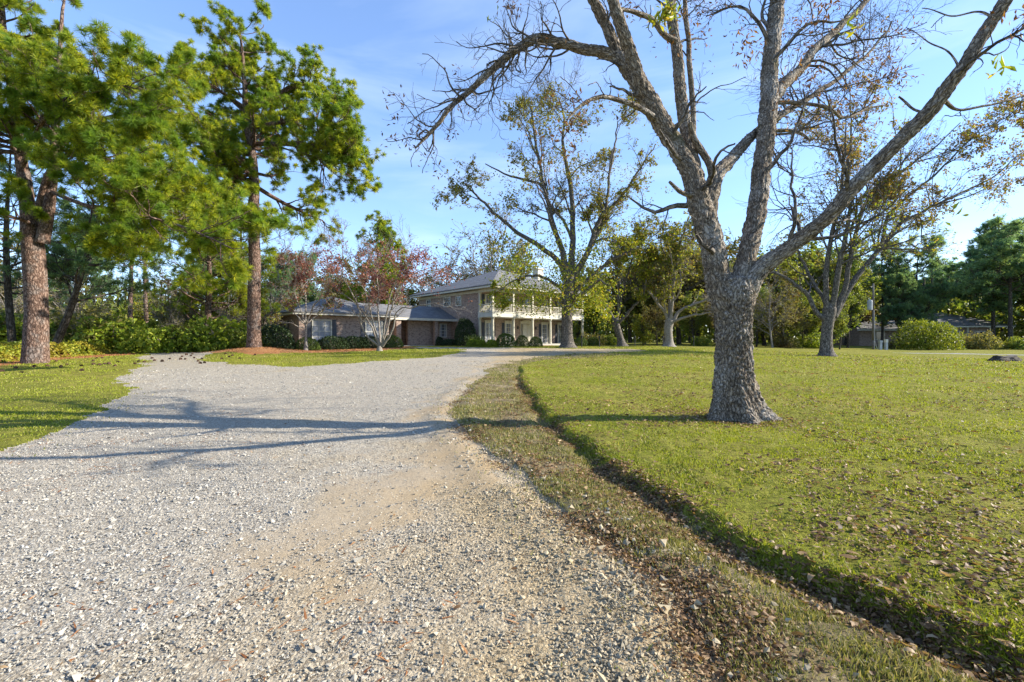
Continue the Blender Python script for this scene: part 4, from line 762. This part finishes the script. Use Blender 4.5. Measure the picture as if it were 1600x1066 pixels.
# pines to the right around the neighbour's house
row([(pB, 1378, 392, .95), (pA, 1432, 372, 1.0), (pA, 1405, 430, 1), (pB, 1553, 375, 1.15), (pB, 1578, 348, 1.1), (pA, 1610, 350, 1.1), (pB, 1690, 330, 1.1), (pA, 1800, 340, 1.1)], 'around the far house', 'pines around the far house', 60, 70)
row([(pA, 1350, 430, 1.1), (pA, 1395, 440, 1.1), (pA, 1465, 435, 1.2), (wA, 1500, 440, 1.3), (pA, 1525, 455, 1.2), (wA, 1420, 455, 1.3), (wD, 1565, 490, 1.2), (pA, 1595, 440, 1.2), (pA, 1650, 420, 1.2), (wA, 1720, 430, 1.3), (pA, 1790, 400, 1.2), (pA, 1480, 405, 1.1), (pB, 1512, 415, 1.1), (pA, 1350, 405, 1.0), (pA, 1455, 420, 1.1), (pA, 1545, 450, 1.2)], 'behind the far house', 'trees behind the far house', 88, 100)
row([(sA, 1592, 528, 1.0), (sD, 1512, 524, 1.), (sB, 1572, 535, 1.0), (sA, 1660, 520, 1.4), (sD, 1396, 532, .9), (sD, 1535, 520, .8)], 'beside the far house', 'shrubs beside the far house', 52, 58)
# the far wood closing the horizon: one mass
def far_wood():
    A = np.radians(rng.uniform(-75, 75, 46000)); D = rng.uniform(105, 135, len(A)); x = D*np.sin(A); y = D*np.cos(A); top = 9+3.5*n2(x, y, .05, 91, 3)
    z = H0(x, y)+top*rng.random(len(A))**.8*1.0; V, Q = leafV(np.stack([x, y, z], 1), 1.25, 1.4); tag(mk('far_wood', V, Q, M['leaf_green']), kind='stuff')
    A = np.radians(np.arange(-75, 75, .55)); D = 108+6*rng.random(len(A)); P = np.stack([D*np.sin(A), D*np.cos(A), H0(D*np.sin(A), D*np.cos(A))], 1)[:, None]+np.linspace(0, 12, 5)[None, :, None]*np.array([0, 0, 1.]); V, Q, B = tubes([(P, np.full((len(A), 5), .18), 5)]); tag(mk('far_wood_trunks', V, Q, M['dark_bark'], None, True, {'bk': B}), kind='stuff')
far_wood()

# ---- planting
def shrub(proto, px, D, rad, hgt, label, group=None, rz=0., cat='shrub', wy=1.):
    x, y = XY(px, D); z = Hs(x, y)-.03
    if used.get(proto.name) is None:
        used[proto.name] = 1; proto.location = (x, y, z); proto.rotation_euler = (0, 0, rz); proto.scale = (rad, rad*wy, hgt); return tag(proto, label, cat, group)
    r = dup(proto, (x, y, z), rz, (rad, rad*wy, hgt), label, cat, group); return r
ball = proto_shrub('boxwood_ball', '', 'leaf_box', 4200, .085, (1, 1, 1), bumps=.05, fill=.25)
lime = proto_shrub('golden_shrub', '', 'leaf_lime', 3200, .13, (1, 1, 1), bumps=.12, fill=.3)
dark = proto_shrub('evergreen_shrub', '', 'leaf_dark', 5200, .085, (1, 1, 1), bumps=.12, fill=.3)
fl = math.radians(41)
g = 'rounded boxwoods before the porch'
shrub(ball, 790, 41.2, .98, 1.22, 'largest round boxwood ball, just left of the porch steps', g)
shrub(ball, 816, 42.3, .66, 1.05, 'middle round boxwood ball before the front door', g)
shrub(ball, 837, 42.6, .68, .95, 'round boxwood ball between the front door and the big tree', g)
shrub(ball, 908, 46.5, .70, .92, 'round boxwood just right of the big tree trunk', g)
shrub(ball, 926, 47.5, .68, .92, 'round boxwood beyond the last porch column', g)
g = 'low golden shrubs by the porch corner'
shrub(lime, 739, 41.8, .62, .72, 'low golden shrub against the large dark evergreen', g, 0)
shrub(lime, 752, 41.2, .50, .66, 'low golden shrub between two other golden ones', g)
shrub(lime, 768, 40.8, .58, .68, 'bright golden shrub at the foot of the porch corner column', g)
shrub(lime, 940, 49, .4, .62, 'small light green shrub at the right end of the boxwoods')
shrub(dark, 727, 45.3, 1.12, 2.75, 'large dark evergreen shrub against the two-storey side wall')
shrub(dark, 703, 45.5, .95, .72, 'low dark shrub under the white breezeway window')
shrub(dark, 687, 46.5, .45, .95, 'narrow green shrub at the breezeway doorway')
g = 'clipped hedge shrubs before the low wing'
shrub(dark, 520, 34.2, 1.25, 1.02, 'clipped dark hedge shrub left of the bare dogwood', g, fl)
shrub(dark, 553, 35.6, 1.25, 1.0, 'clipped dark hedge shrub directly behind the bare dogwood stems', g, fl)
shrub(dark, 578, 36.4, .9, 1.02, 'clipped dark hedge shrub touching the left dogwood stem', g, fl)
shrub(ball, 612, 38.2, .95, 1.05, 'clipped green hedge shrub right of the dogwood', g)
shrub(ball, 480, 32.2, .88, .95, 'rounded clipped shrub behind the slender dogwood')
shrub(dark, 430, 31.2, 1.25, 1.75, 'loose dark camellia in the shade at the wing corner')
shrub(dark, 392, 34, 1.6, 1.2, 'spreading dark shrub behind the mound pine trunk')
def spiky(px, D):                                      # arching strap-leaved clump by the porch
    x, y = XY(px, D); root = empty('strap_leaf_plant', (x, y, Hs(x, y)), 0, 'spiky strap-leaved clump behind the golden shrubs', 'plant'); n = 420; a = rng.uniform(0, TAU, n); e = rng.uniform(.4, 1.4, n); d = np.stack([np.cos(a)*np.cos(e), np.sin(a)*np.cos(e), np.sin(e)], 1); s = nrm(np.cross(d, np.array([0, 0, 1.])))*.025; L = rng.uniform(.8, 1.35, n)[:, None]; b = np.stack([rng.normal(0, .35, n), rng.normal(0, .2, n), np.zeros(n)], 1)
    V = np.stack([b-s, b+s, b+d*L*.6+s, b+d*L*.6-s, b+d*L-np.array([0, 0, .12])], 1).reshape(-1, 3); o = 5*np.arange(n)[:, None]; mk('foliage', V, [o+np.array([[0, 1, 2, 3]]), o+np.array([[3, 2, 4]])], M['leaf_box'], root)
spiky(742, 43.2)
# the light round tree by the far house
rt = proto_shrub('ornamental_tree', '', 'leaf_gold', 6500, .075, (1.05, 1, 1.0), 'dark_bark', bumps=.26, fill=.6)
mt = bpy.data.materials; 
place(rt, 1449, 52, 497, 1.08, 'broad low rounded light green tree before the far house', 'tree', None, .86)
# ground cover
def ivy():
    P = np.array([G(*p) for p in [(-500, 580), (-100, 578), (0, 568), (60, 562), (120, 558), (180, 553), (212, 548), (190, 541), (-300, 541)]]); n = 60000
    x = rng.uniform(-36, P[:, 0].max(), n); y = rng.uniform(P[:, 1].min(), P[:, 1].max(), n); k = inside(x, y, P); x, y = x[k], y[k]; d, s, t = seg_dist(x, y, [tuple(p) for p in P[:7]])
    h = sm(d, 0, 1.0)*(.58+.16*n2(x, y, 1.2, 95, 2)); z = H(x, y)+h*1.25*rng.random(len(x))**.35; V, Q = leafV(np.stack([x, y, z], 1), .15, 1.35); tag(mk('ivy_ground_cover', V, Q, M['ivy']), kind='stuff')
ivy()

# ------------------------------------------------------------------ the house
ZG = EYE-.68
HC = (-1.87, 44.0)
house = empty('brick_house', (HC[0], HC[1], ZG), math.radians(41), 'two-storey brick house with white columned double porch and a low left wing', 'house')
B_ = lambda mat, name, boxes, parent=None: (lambda m: ([m.box(*b) for b in boxes], m.build(name, M[mat], parent or house))[1])(MB())
T1, S0, S1 = 13.25, 2.2, 14.4
B_('brick', 'wall', [(0.1, T1-.1, S0, S1, -.4, 5.62)])
def hip(name, t0, t1, s0, s1, ze, za, ridge=None, th=.12):
    cx, cy = (t0+t1)/2, (s0+s1)/2; m = MB(); r0, r1 = ridge or ((cx, cy), (cx, cy)); c = [(t0, s0, ze), (t1, s0, ze), (t1, s1, ze), (t0, s1, ze)]; A = (*r0, za); Bp = (*r1, za)
    if ridge and abs(r0[0]-r1[0]) > abs(r0[1]-r1[1]): fs = [[c[0], c[1], Bp, A], [c[1], c[2], Bp], [c[2], c[3], A, Bp], [c[3], c[0], A]]
    elif ridge: fs = [[c[0], c[1], A], [c[1], c[2], Bp, A], [c[2], c[3], Bp], [c[3], c[0], A, Bp]]
    else: fs = [[c[0], c[1], A], [c[1], c[2], A], [c[2], c[3], A], [c[3], c[0], A]]
    for f in fs: m.poly(f, th)
    return m.build(name, M['roof'], house)
def eaves(t0, t1, s0, s1, z, h=.22, name='fascia'):
    B_('trim', name, [(t0, t1, s0, s0+.05, z-h, z), (t0, t1, s1-.05, s1, z-h, z), (t0, t0+.05, s0+.05, s1-.05, z-h, z), (t1-.05, t1, s0+.05, s1-.05, z-h, z)]); B_('soffit', 'soffit', [(t0+.05, t1-.05, s0+.05, s1-.05, z-h+.03, z-h+.07)])
roof = hip('roof', -.75, 14., -.7, 15.2, 5.93, 8.87, ((6.6, 7.0), (6.6, 7.5)))
eaves(-.7, 13.95, -.65, 15.15, 5.9, .25)
ch = MB(); ch.box(10.4, 11.3, 4.4, 5.3, 6.5, 9.0); ch.box(10.3, 11.4, 4.3, 5.4, 9.0, 9.15); ch.build('chimney', M['cream'], roof)
B_('soffit', 'frieze', [(.0, T1, -.02, .2, 5.35, 5.62), (-.02, .18, .2, 2.2, 5.35, 5.62), (T1-.2, T1, .2, 2.2, 5.35, 5.62), (.0, .1, 2.2, S1, 5.35, 5.62)])
B_('concrete', 'porch_floor', [(-.15, T1+.15, -.2, S0, -.3, .18)]); B_('brick', 'step', [(5.3, 7.8, -.6, -.2, -.3, .05)])
# balcony deck
B_('trim', 'balcony', [(-.12, T1+.12, -.14, 2.2, 2.85, 3.28), (-.16, T1+.16, -.18, 2.2, 3.28, 3.36)])
COLS = [(.0, 0.), (2.65, 0.), (5.3, 0.), (7.95, 0.), (10.6, 0.), (13.25, 0.), (.0, 2.05), (13.25, 2.05)]
for (t, s) in COLS:
    m = MB(); m.lathe((t, s), [(.20, .18), (.20, .28), (.15, .32), (.145, 1.4), (.125, 2.62), (.17, 2.68), (.17, 2.74), (.20, 2.78), (.20, 2.85)], 16); m.build('column', M['cream'], house, False)
    m = MB(); m.box(t-.09, t+.09, s-.09, s+.09, 3.36, 5.36); m.box(t-.12, t+.12, s-.12, s+.12, 3.362, 3.5); m.box(t-.12, t+.12, s-.12, s+.12, 5.2, 5.355); m.build('upper_post', M['cream'], house)
def rail(p, q):
    m = MB(); (a, b), (c, d) = p, q; L = math.hypot(c-a, d-b); n = int(L/.14)
    horiz = abs(c-a) > abs(d-b)
    for z0, z1, w in ((4.06, 4.14, .045), (3.44, 3.50, .03)):
        m.box(a, c, b-w, b+w, z0, z1) if horiz else m.box(a-w, a+w, b, d, z0, z1)
    for i in range(1, n):
        x, y = a+(c-a)*i/n, b+(d-b)*i/n; m.box(x-.018, x+.018, y-.018, y+.018, 3.50, 4.06)
    m.build('railing', M['cream'], house)
for k in range(5): rail((COLS[k][0]+.1, 0), (COLS[k+1][0]-.1, 0))
rail((0, .1), (0, 1.95)); rail((T1, .1), (T1, 1.95))
def window(t, z0, z1, w, s, parent=house, mull=(2, 4), ped=False, shut=True, side=False, name='window', blind=False, sgn=-1):
    """on a wall facing -s (or facing -t when side): t = centre along the wall, s = wall plane"""
    def bx(m, a0, a1, d0, d1, c0, c1):                   # a along wall, d outward from wall
        if side: m.box(s-d1, s-d0, a0, a1, c0, c1)
        else: m.box(a0, a1, s-d1, s-d0, c0, c1)
    f = MB(); fw = .09
    for a0, a1, c0, c1 in ((t-w/2-fw, t-w/2, z0-fw, z1+fw), (t+w/2, t+w/2+fw, z0-fw, z1+fw), (t-w/2, t+w/2, z1, z1+fw), (t-w/2, t+w/2, z0-fw, z0)): bx(f, a0, a1, -.02, .09, c0, c1)
    bx(f, t-w/2, t+w/2, -.02, .055, (z0+z1)/2-.03, (z0+z1)/2+.03)
    for i in range(1, mull[0]): x = t-w/2+w*i/mull[0]; bx(f, x-.014, x+.014, .0, .052, z0, z1)
    for i in range(1, mull[1]):
        if i*2 != mull[1]: z = z0+(z1-z0)*i/mull[1]; bx(f, t-w/2, t+w/2, .0, .050, z-.014, z+.014)
    win = f.build(name, M['trim'], parent)
    g = MB(); bx(g, t-w/2, t+w/2, .0, .022, z0, z1); g.build('pane', M['blind' if blind else 'glass'], win)
    if not blind and not side:
        g = MB(); bx(g, t-w/2+.02, t-w/2+w*.30, .024, .03, z0, z1); bx(g, t+w/2-w*.30, t+w/2-.02, .024, .03, z0, z1); g.build('curtain', M['blind'], win)
    if ped:
        p = MB(); bx(p, t-w/2-.14, t+w/2+.14, .0, .12, z1+fw, z1+fw+.16); bx(p, t-w/2-.2, t+w/2+.2, .0, .18, z1+fw+.16, z1+fw+.22); p.build('pediment', M['cream'], win)
    if shut:
        for k in (-1, 1):
            h = MB(); a0 = t+k*(w/2+fw+.02); a1 = a0+k*.36; lo, hi = min(a0, a1), max(a0, a1); bx(h, lo, hi, 0, .035, z0-.05, z1+.08)
            zz = z0
            while zz < z1: bx(h, lo+.05, hi-.05, .035, .048, zz+.02, zz+.07); zz += .1
            h.build('shutter', M['shutter'], parent)
    return win
for t in (1.2, 3.85, 9.25, 11.9): window(t, .28, 2.3, .82, S0, ped=True, mull=(2, 5))
for t in (1.2, 3.85, 6.5, 9.25, 11.9): window(t, 3.5, 5.15, .82, S0, mull=(2, 4))
# front door with sidelights and pediment
d = MB(); d.box(5.95, 6.48, S0-.07, S0, .18, 2.3); d.box(6.52, 7.05, S0-.07, S0, .18, 2.3)
for x in (6.03, 6.60):
    for z in (.3, 1.05, 1.75): d.box(x, x+.37, S0-.085, S0-.07, z, z+.45)
door = d.build('door', M['cream'], house); d = MB(); d.cyl((6.46, S0-.12), .025, .025, 1.1, 1.16, 8); d.build('handle', M['metal'], door)
d = MB()
for x in (5.6, 5.9, 7.06, 7.36): d.box(x-.045, x+.045, S0-.11, S0, .18, 2.34)
d.box(5.5, 7.46, S0-.14, S0, 2.34, 2.56)
dv = [(5.4, S0-.16, 2.562), (7.56, S0-.16, 2.562), (6.48, S0-.16, 2.82), (5.4, S0, 2.562), (7.56, S0, 2.562), (6.48, S0, 2.82)]; d.add(dv, [(0, 3, 4, 1), (1, 4, 5, 2), (2, 5, 3, 0)], [(0, 1, 2), (3, 5, 4)]); d.build('door_surround', M['cream'], house)
for x in (5.745, 7.21): d = MB(); d.box(x-.1, x+.1, S0-.03, S0, .7, 2.3); d.build('sidelight', M['glass'], house)
for x in (5.15, 7.85): d = MB(); d.box(x-.06, x+.06, S0-.16, S0-.04, 1.75, 2.05); d.box(x-.02, x+.02, S0-.04, S0, 1.85, 1.9); d.build('wall_lantern', M['iron'], house)
# side wall windows
window(5.87, 4.3, 5.2, .85, .1, side=True, shut=False, mull=(2, 2)); window(8.1, 4.3, 5.2, 1.25, .1, side=True, shut=False, mull=(3, 2)); window(12, 4.3, 5.2, .85, .1, side=True, shut=False, mull=(2, 2))
# breezeway: roof, wall, pillar, door and window
m = MB(); m.poly([(-9.4, 6.15, 2.80), (0.1, 6.15, 2.80), (0.1, 9.9, 4.3), (-13.0, 9.9, 4.3)], .1); m.poly([(0.1, 9.9, 4.3), (0.1, 13.6, 2.80), (-9.4, 13.6, 2.80), (-13.0, 9.9, 4.3)], .1); m.build('roof', M['roof'], house)
B_('trim', 'fascia', [(-9.0, .09, 6.12, 6.18, 2.56, 2.79)]); B_('soffit', 'soffit', [(-9.0, .09, 6.18, 7.4, 2.6, 2.64)])
B_('brick', 'wall', [(-3.9, .09, 7.4, 7.7, -.4, 2.6), (-3.9, -3.6, 7.7, 13, -.4, 2.6), (-6.2, -3.92, 9.2, 9.5, -.4, 2.6), (-9.0, -6.9, 12.6, 12.9, -.4, 2.6), (-5.1, -3.91, 7.4, 7.7, -.4, 2.6)]); B_('brick', 'pillar', [(-6.95, -6.45, 6.25, 6.75, -.4, 2.59)])
B_('brick', 'pillar', [(-2.6, -2.25, 6.3, 6.65, -.4, 2.59)])
window(-.95, .95, 2.25, .7, 7.4, shut=False, mull=(3, 4)); B_('concrete', 'porch_floor', [(-9, .09, 6.0, 7.4, -.3, .04)])
# left wing
W0, W1, Y0, Y1 = -17.5, -8.9, 2.0, 10.6
hip('roof', W0-.05, W1+.05, Y0-.05, Y1+.05, 2.81, 4.45); eaves(W0, W1, Y0, Y1, 2.79, .23)
B_('brick', 'wall', [(W0+.6, W1-.6, Y0+.6, Y1-.6, -.4, 2.56)])
yy = Y0+.6
window(-15.2, .45, 2.15, 1.35, yy, shut=True, mull=(3, 4), blind=True); window(-10.9, .45, 2.15, 1.35, yy, shut=True, mull=(3, 4), blind=True)
window(6.2, .9, 2.1, 1.0, W0+.6, side=True, shut=True, mull=(2, 2))

# ---- the neighbour's house
def neighbour():
    x, y = XY(1478, 74); z = Hs(x, y); r = empty('neighbour_house', (x, y, z), math.radians(-8), 'dark low house with grey hipped roof among the far pines', 'house'); r.scale = (1.22, 1.22, 1.25)
    def b(mat, name, boxes, par=r):
        m = MB(); [m.box(*k) for k in boxes]; return m.build(name, M[mat], par)
    b('brick', 'wall', [(-10.5, 5.8, 0, 8, -.3, 2.5)]); m = MB(); c = [(-1.5, -.9, 2.7), (7.4, -.9, 2.7), (7.4, 9, 2.7), (-1.5, 9, 2.7)]; A = (1.6, 4, 4.6); Bq = (2.4, 4, 4.6)
    for f in ([c[0], c[1], Bq, A], [c[1], c[2], Bq], [c[2], c[3], A, Bq], [c[3], c[0], A]): m.poly(f, .12)
    m.poly([(-11.3, -.9, 2.3), (-1.5, -.9, 2.3), (-1.5, 4, 3.6), (-9, 4, 3.6)], .12); m.poly([(-9, 4, 3.6), (-1.5, 4, 3.6), (-1.5, 9, 2.3), (-11.3, 9, 2.3)], .12)
    rf = m.build('roof', M['roof'], r); b('trim', 'fascia', [(-1.5, 7.4, -.96, -.905, 2.45, 2.62), (-11.3, -1.55, -.96, -.905, 2.05, 2.22)]); b('brick', 'chimney', [(-7.2, -6.4, 3.6, 4.4, 3.0, 4.6)], rf)
    for t in (-8, -4.5, 1, 4): w = b('trim', 'window', [(t-.6, t+.6, -.06, 0, .8, 2.0)]); b('glass', 'pane', [(t-.52, t+.52, -.075, -.061, .88, 1.92)], w)
    for t in (-1.2, 2.0, 4.6, 7.1): b('cream', 'porch_post', [(t-.08, t+.08, -.8, -.64, -.3, 2.44)])
neighbour()

# ---- utility pole, pedestals, lamp posts, stump
def pole():
    x, y = XY(1364.5, 50); z = Hs(x, y); r = empty('utility_pole', (x, y, z), 0, 'grey wooden utility pole with a transformer can on its left side', 'utility pole'); zt = EYE+(HY-443)/F*50-z
    m = MB(); m.lathe((0, 0), [(.12, -.3), (.115, 1), (.10, zt*.6), (.08, zt)], 14); m.build('shaft', M['wood_grey'], r, True)
    m = MB(); m.lathe((-.38, 0), [(.06, zt-3.0), (.24, zt-2.9), (.25, zt-2.0), (.22, zt-1.85), (.05, zt-1.8)], 16); m.cyl((-.45, 0), .03, .04, zt-1.8, zt-1.55, 8); t = m.build('transformer', M['metal'], r, False)
    m = MB(); m.box(-.16, -.06, -.05, .05, zt-2.7, zt-2.6); m.box(-.16, -.06, -.05, .05, zt-2.2, zt-2.1); m.build('bracket', M['iron'], r)
    m = MB(); m.cyl((.02, -.13), .02, .02, -.1, zt-3, 8); m.build('conduit', M['metal'], r)
    P = np.array([[(.1, 0, 1.2), (.55, .1, -.1)]]); v, q, b = tubes([(np.linspace(P[0, 0], P[0, 1], 4)[None], np.full((1, 4), .03), 6)]); mk('guard_rail', v, q, M['metal'], r)
pole()
for px, lab in ((1375.5, 'short pale pedestal box nearest the utility pole'), (1384.5, 'pale pedestal post farther right of the utility pole')):
    x, y = XY(px, 49); r = empty('utility_pedestal', (x, y, Hs(x, y)), 0, lab, 'pedestal', 'pedestals by the utility pole'); m = MB(); m.box(-.12, .12, -.12, .12, -.1, .8); m.build('post', M['metal'], r); m = MB(); m.box(-.16, .16, -.16, .16, .8, 1.0) if px < 1380 else m.box(-.13, .13, -.13, .13, .8, 1.15); m.build('cap', M['trim'] if px > 1380 else M['metal'], r)
P5 = [(909, 39.0, 'dark thin path lamp post just right of the big porch tree'), (936.5, 41., 'dark thin path lamp post beside the last boxwood'), (992, 44., 'thin path lamp post between the two yellow-leaved trees'), (1036, 44.5, 'thin path lamp post touching the pale-trunked tree'), (1084, 45., 'thin path lamp post nearest the great trunk')]
for px, D, lab in P5:
    x, y = XY(px, D); r = empty('path_lamp', (x, y, Hs(x, y)), 0, lab, 'path lamp', 'thin path lamp posts beyond the lawn'); m = MB(); m.cyl((0, 0), .045, .04, -.1, .78, 8); m.build('post', M['iron'], r); m = MB(); m.lathe((0, 0), [(.05, .78), (.085, .82), (.085, .92), (.10, .93), (.02, 1.0)], 10); m.build('lamp_head', M['iron'], r)
def stump():
    x, y = G(1578, 565); y += .3; z = Hs(x, y); S = 48; Z = np.linspace(-.08, .26, 14); a = np.arange(S)*TAU/S
    r = .68*(1+.22*np.cos(3*a+1)+.12*np.cos(5*a))[None]*(1.05-.35*sm(Z, 0, .26))[:, None]; r = r+.05*vn(np.stack([np.cos(a)[None].repeat(14, 0).ravel()*5, np.sin(a)[None].repeat(14, 0).ravel()*5, Z.repeat(S)*6], 1), 3).reshape(14, S)
    V = np.stack([r*np.cos(a), r*.8*np.sin(a), np.repeat(Z[:, None]*(1), S, 1)+.06*np.cos(2*a)[None]*sm(Z, 0, .26)[:, None]], -1).reshape(-1, 3); B = np.stack([r*np.cos(a), r*np.sin(a), np.repeat(Z[:, None], S, 1)], -1).reshape(-1, 3)
    i = np.arange(13)[:, None]*S; j = np.arange(S)[None]; Q = np.stack([i+j, i+(j+1) % S, i+S+(j+1) % S, i+S+j], -1).reshape(-1, 4); o = empty('tree_stump', (x, y, z), 0, 'low dark weathered tree stump on the lawn at the right edge', 'stump'); mk('bark', V, Q, M['dark_bark'], o, True, {'bk': B})
    top = np.vstack([V[-S:]-np.array([0, 0, .01]), [[0, 0, .27]]]); mk('cut_face', top, np.array([(k, (k+1) % S, S) for k in range(S)]), M['wood_dark'], o)
stump()
# ---- pine cones, each its own
def cones():
    m = MB(); S = 10
    for k in range(7):
        z = -.055+k*.018; r = .052*math.sin(math.pi*(k+1.2)/8.6)+.006; a = np.arange(S)*TAU/S+k*.3
        V = []; Q = []
        for q in a:
            c, s = math.cos(q), math.sin(q); o = len(V); V += [(r*.45*c-s*.012, r*.45*s+c*.012, z), (r*.45*c+s*.012, r*.45*s-c*.012, z), (r*1.35*c+s*.012, r*1.35*s-c*.012, z+.020), (r*1.35*c-s*.012, r*1.35*s+c*.012, z+.020), (r*1.2*c, r*1.2*s, z+.008)]; Q += [(o, o+1, o+2, o+3)]
            Q += [(o+3, o+2, o+4, o+4)]
        V = np.array(V); m.add(V, [q for q in Q if len(set(q)) == 4], [(q[0], q[1], q[2]) for q in Q if len(set(q)) == 3])
    m.cyl((0, 0), .022, .012, -.06, .06, 8)
    c = m.build('pine_cone', M['cone']); pts = []
    L = [(2, 582), (33, 585), (54, 574), (75, 573), (95, 575), (105, 571), (128, 574), (145, 565), (152, 561), (160, 560), (146, 571), (156, 572), (163, 571), (170, 571), (184, 568), (211, 570), (217, 566), (226, 567), (238, 560), (242, 564), (254, 566), (265, 561), (282, 562), (285, 558), (291, 555), (298, 557), (289, 562), (303, 560), (310, 566), (315, 562), (313, 569), (320, 568), (301, 554), (346, 562), (358, 559), (363, 557), (374, 562), (24, 576), (88, 566), (127, 581), (180, 574), (352, 554), (398, 556)]
    for k, (px, py) in enumerate(L):
        x, y = G(px, py); o = c if k == 0 else c.copy()
        if k: col.objects.link(o)
        s = rng.uniform(.75, 1.0); o.location = (x, y, Hs(x, y)+.035*s); o.rotation_euler = (math.pi/2+rng.uniform(-.3, .3), rng.uniform(0, 6), rng.uniform(0, 6)); o.scale = (s, s, s)
        grav = regions(np.array([x]), np.array([y]))[0] == 1
        tag(o, 'brown pine cone lying on the pale gravel at the left' if grav else 'brown pine cone lying in the grass at the left', 'pine cone', 'pine cones on the gravel' if grav else 'pine cones in the grass')
cones()

# ------------------------------------------------------------------ light, air and camera
EL, AZ = math.radians(27), math.radians(87)           # azimuth clockwise from +Y
sd = Vector((math.cos(EL)*math.sin(AZ), math.cos(EL)*math.cos(AZ), math.sin(EL)))
l = bpy.data.lights.new('sun', 'SUN'); l.energy = 5.0; l.angle = math.radians(.5); l.color = (1, .93, .80); lo = bpy.data.objects.new('sun', l); col.objects.link(lo); lo.rotation_euler = sd.to_track_quat('Z', 'Y').to_euler()
w = bpy.data.worlds.new('World'); scn.world = w; w.use_nodes = True; nt = w.node_tree; bg = nt.nodes['Background']
sk = nt.nodes.new('ShaderNodeTexSky'); sk.sky_type = 'NISHITA'; sk.sun_disc = False; sk.sun_elevation = EL; sk.sun_rotation = AZ; sk.air_density = 1.0; sk.dust_density = .0; sk.ozone_density = 2.5; sk.altitude = 0
tc = nt.nodes.new('ShaderNodeTexCoord'); mp = nt.nodes.new('ShaderNodeMapping'); mp.inputs['Scale'].default_value = (1.0, 1.0, 5.5); mp.inputs['Rotation'].default_value = (0, math.radians(8), .4); nt.links.new(tc.outputs['Generated'], mp.inputs[0])
nz = nt.nodes.new('ShaderNodeTexNoise'); nz.inputs['Scale'].default_value = 1.6; nz.inputs['Detail'].default_value = 6; nz.inputs['Roughness'].default_value = .55; nz.inputs['Distortion'].default_value = .4; nt.links.new(mp.outputs[0], nz.inputs[0])
cl = ramp(nt, nz.outputs[0], [(.52, (.0, .0, .0)), (.82, (.30, .30, .30))])
gm = nt.nodes.new('ShaderNodeGamma'); gm.inputs[1].default_value = .80; nt.links.new(sk.outputs[0], gm.inputs[0]); skc = mixc(nt, cl, mixc(nt, 1.0, gm.outputs[0], (.92, 1.04, 1.28), 'MULTIPLY'), (3.8, 4.3, 4.9)); nt.links.new(skc, bg.inputs[0]); bg.inputs[1].default_value = .15
cd = bpy.data.cameras.new('camera'); cd.sensor_width = 36; cd.lens = 36*F/1600; cd.shift_y = (HY-533)/1600; cd.clip_end = 3000; cd.clip_start = .05
co = bpy.data.objects.new('camera', cd); col.objects.link(co); co.location = (0, 0, EYE); co.rotation_euler = (math.pi/2, 0, 0); scn.camera = co
scn.view_settings.view_transform = 'Standard'; scn.view_settings.look = 'None'; scn.view_settings.exposure = 1.25; scn.view_settings.gamma = 1
scn.cycles.max_bounces = 6; scn.cycles.transparent_max_bounces = 4
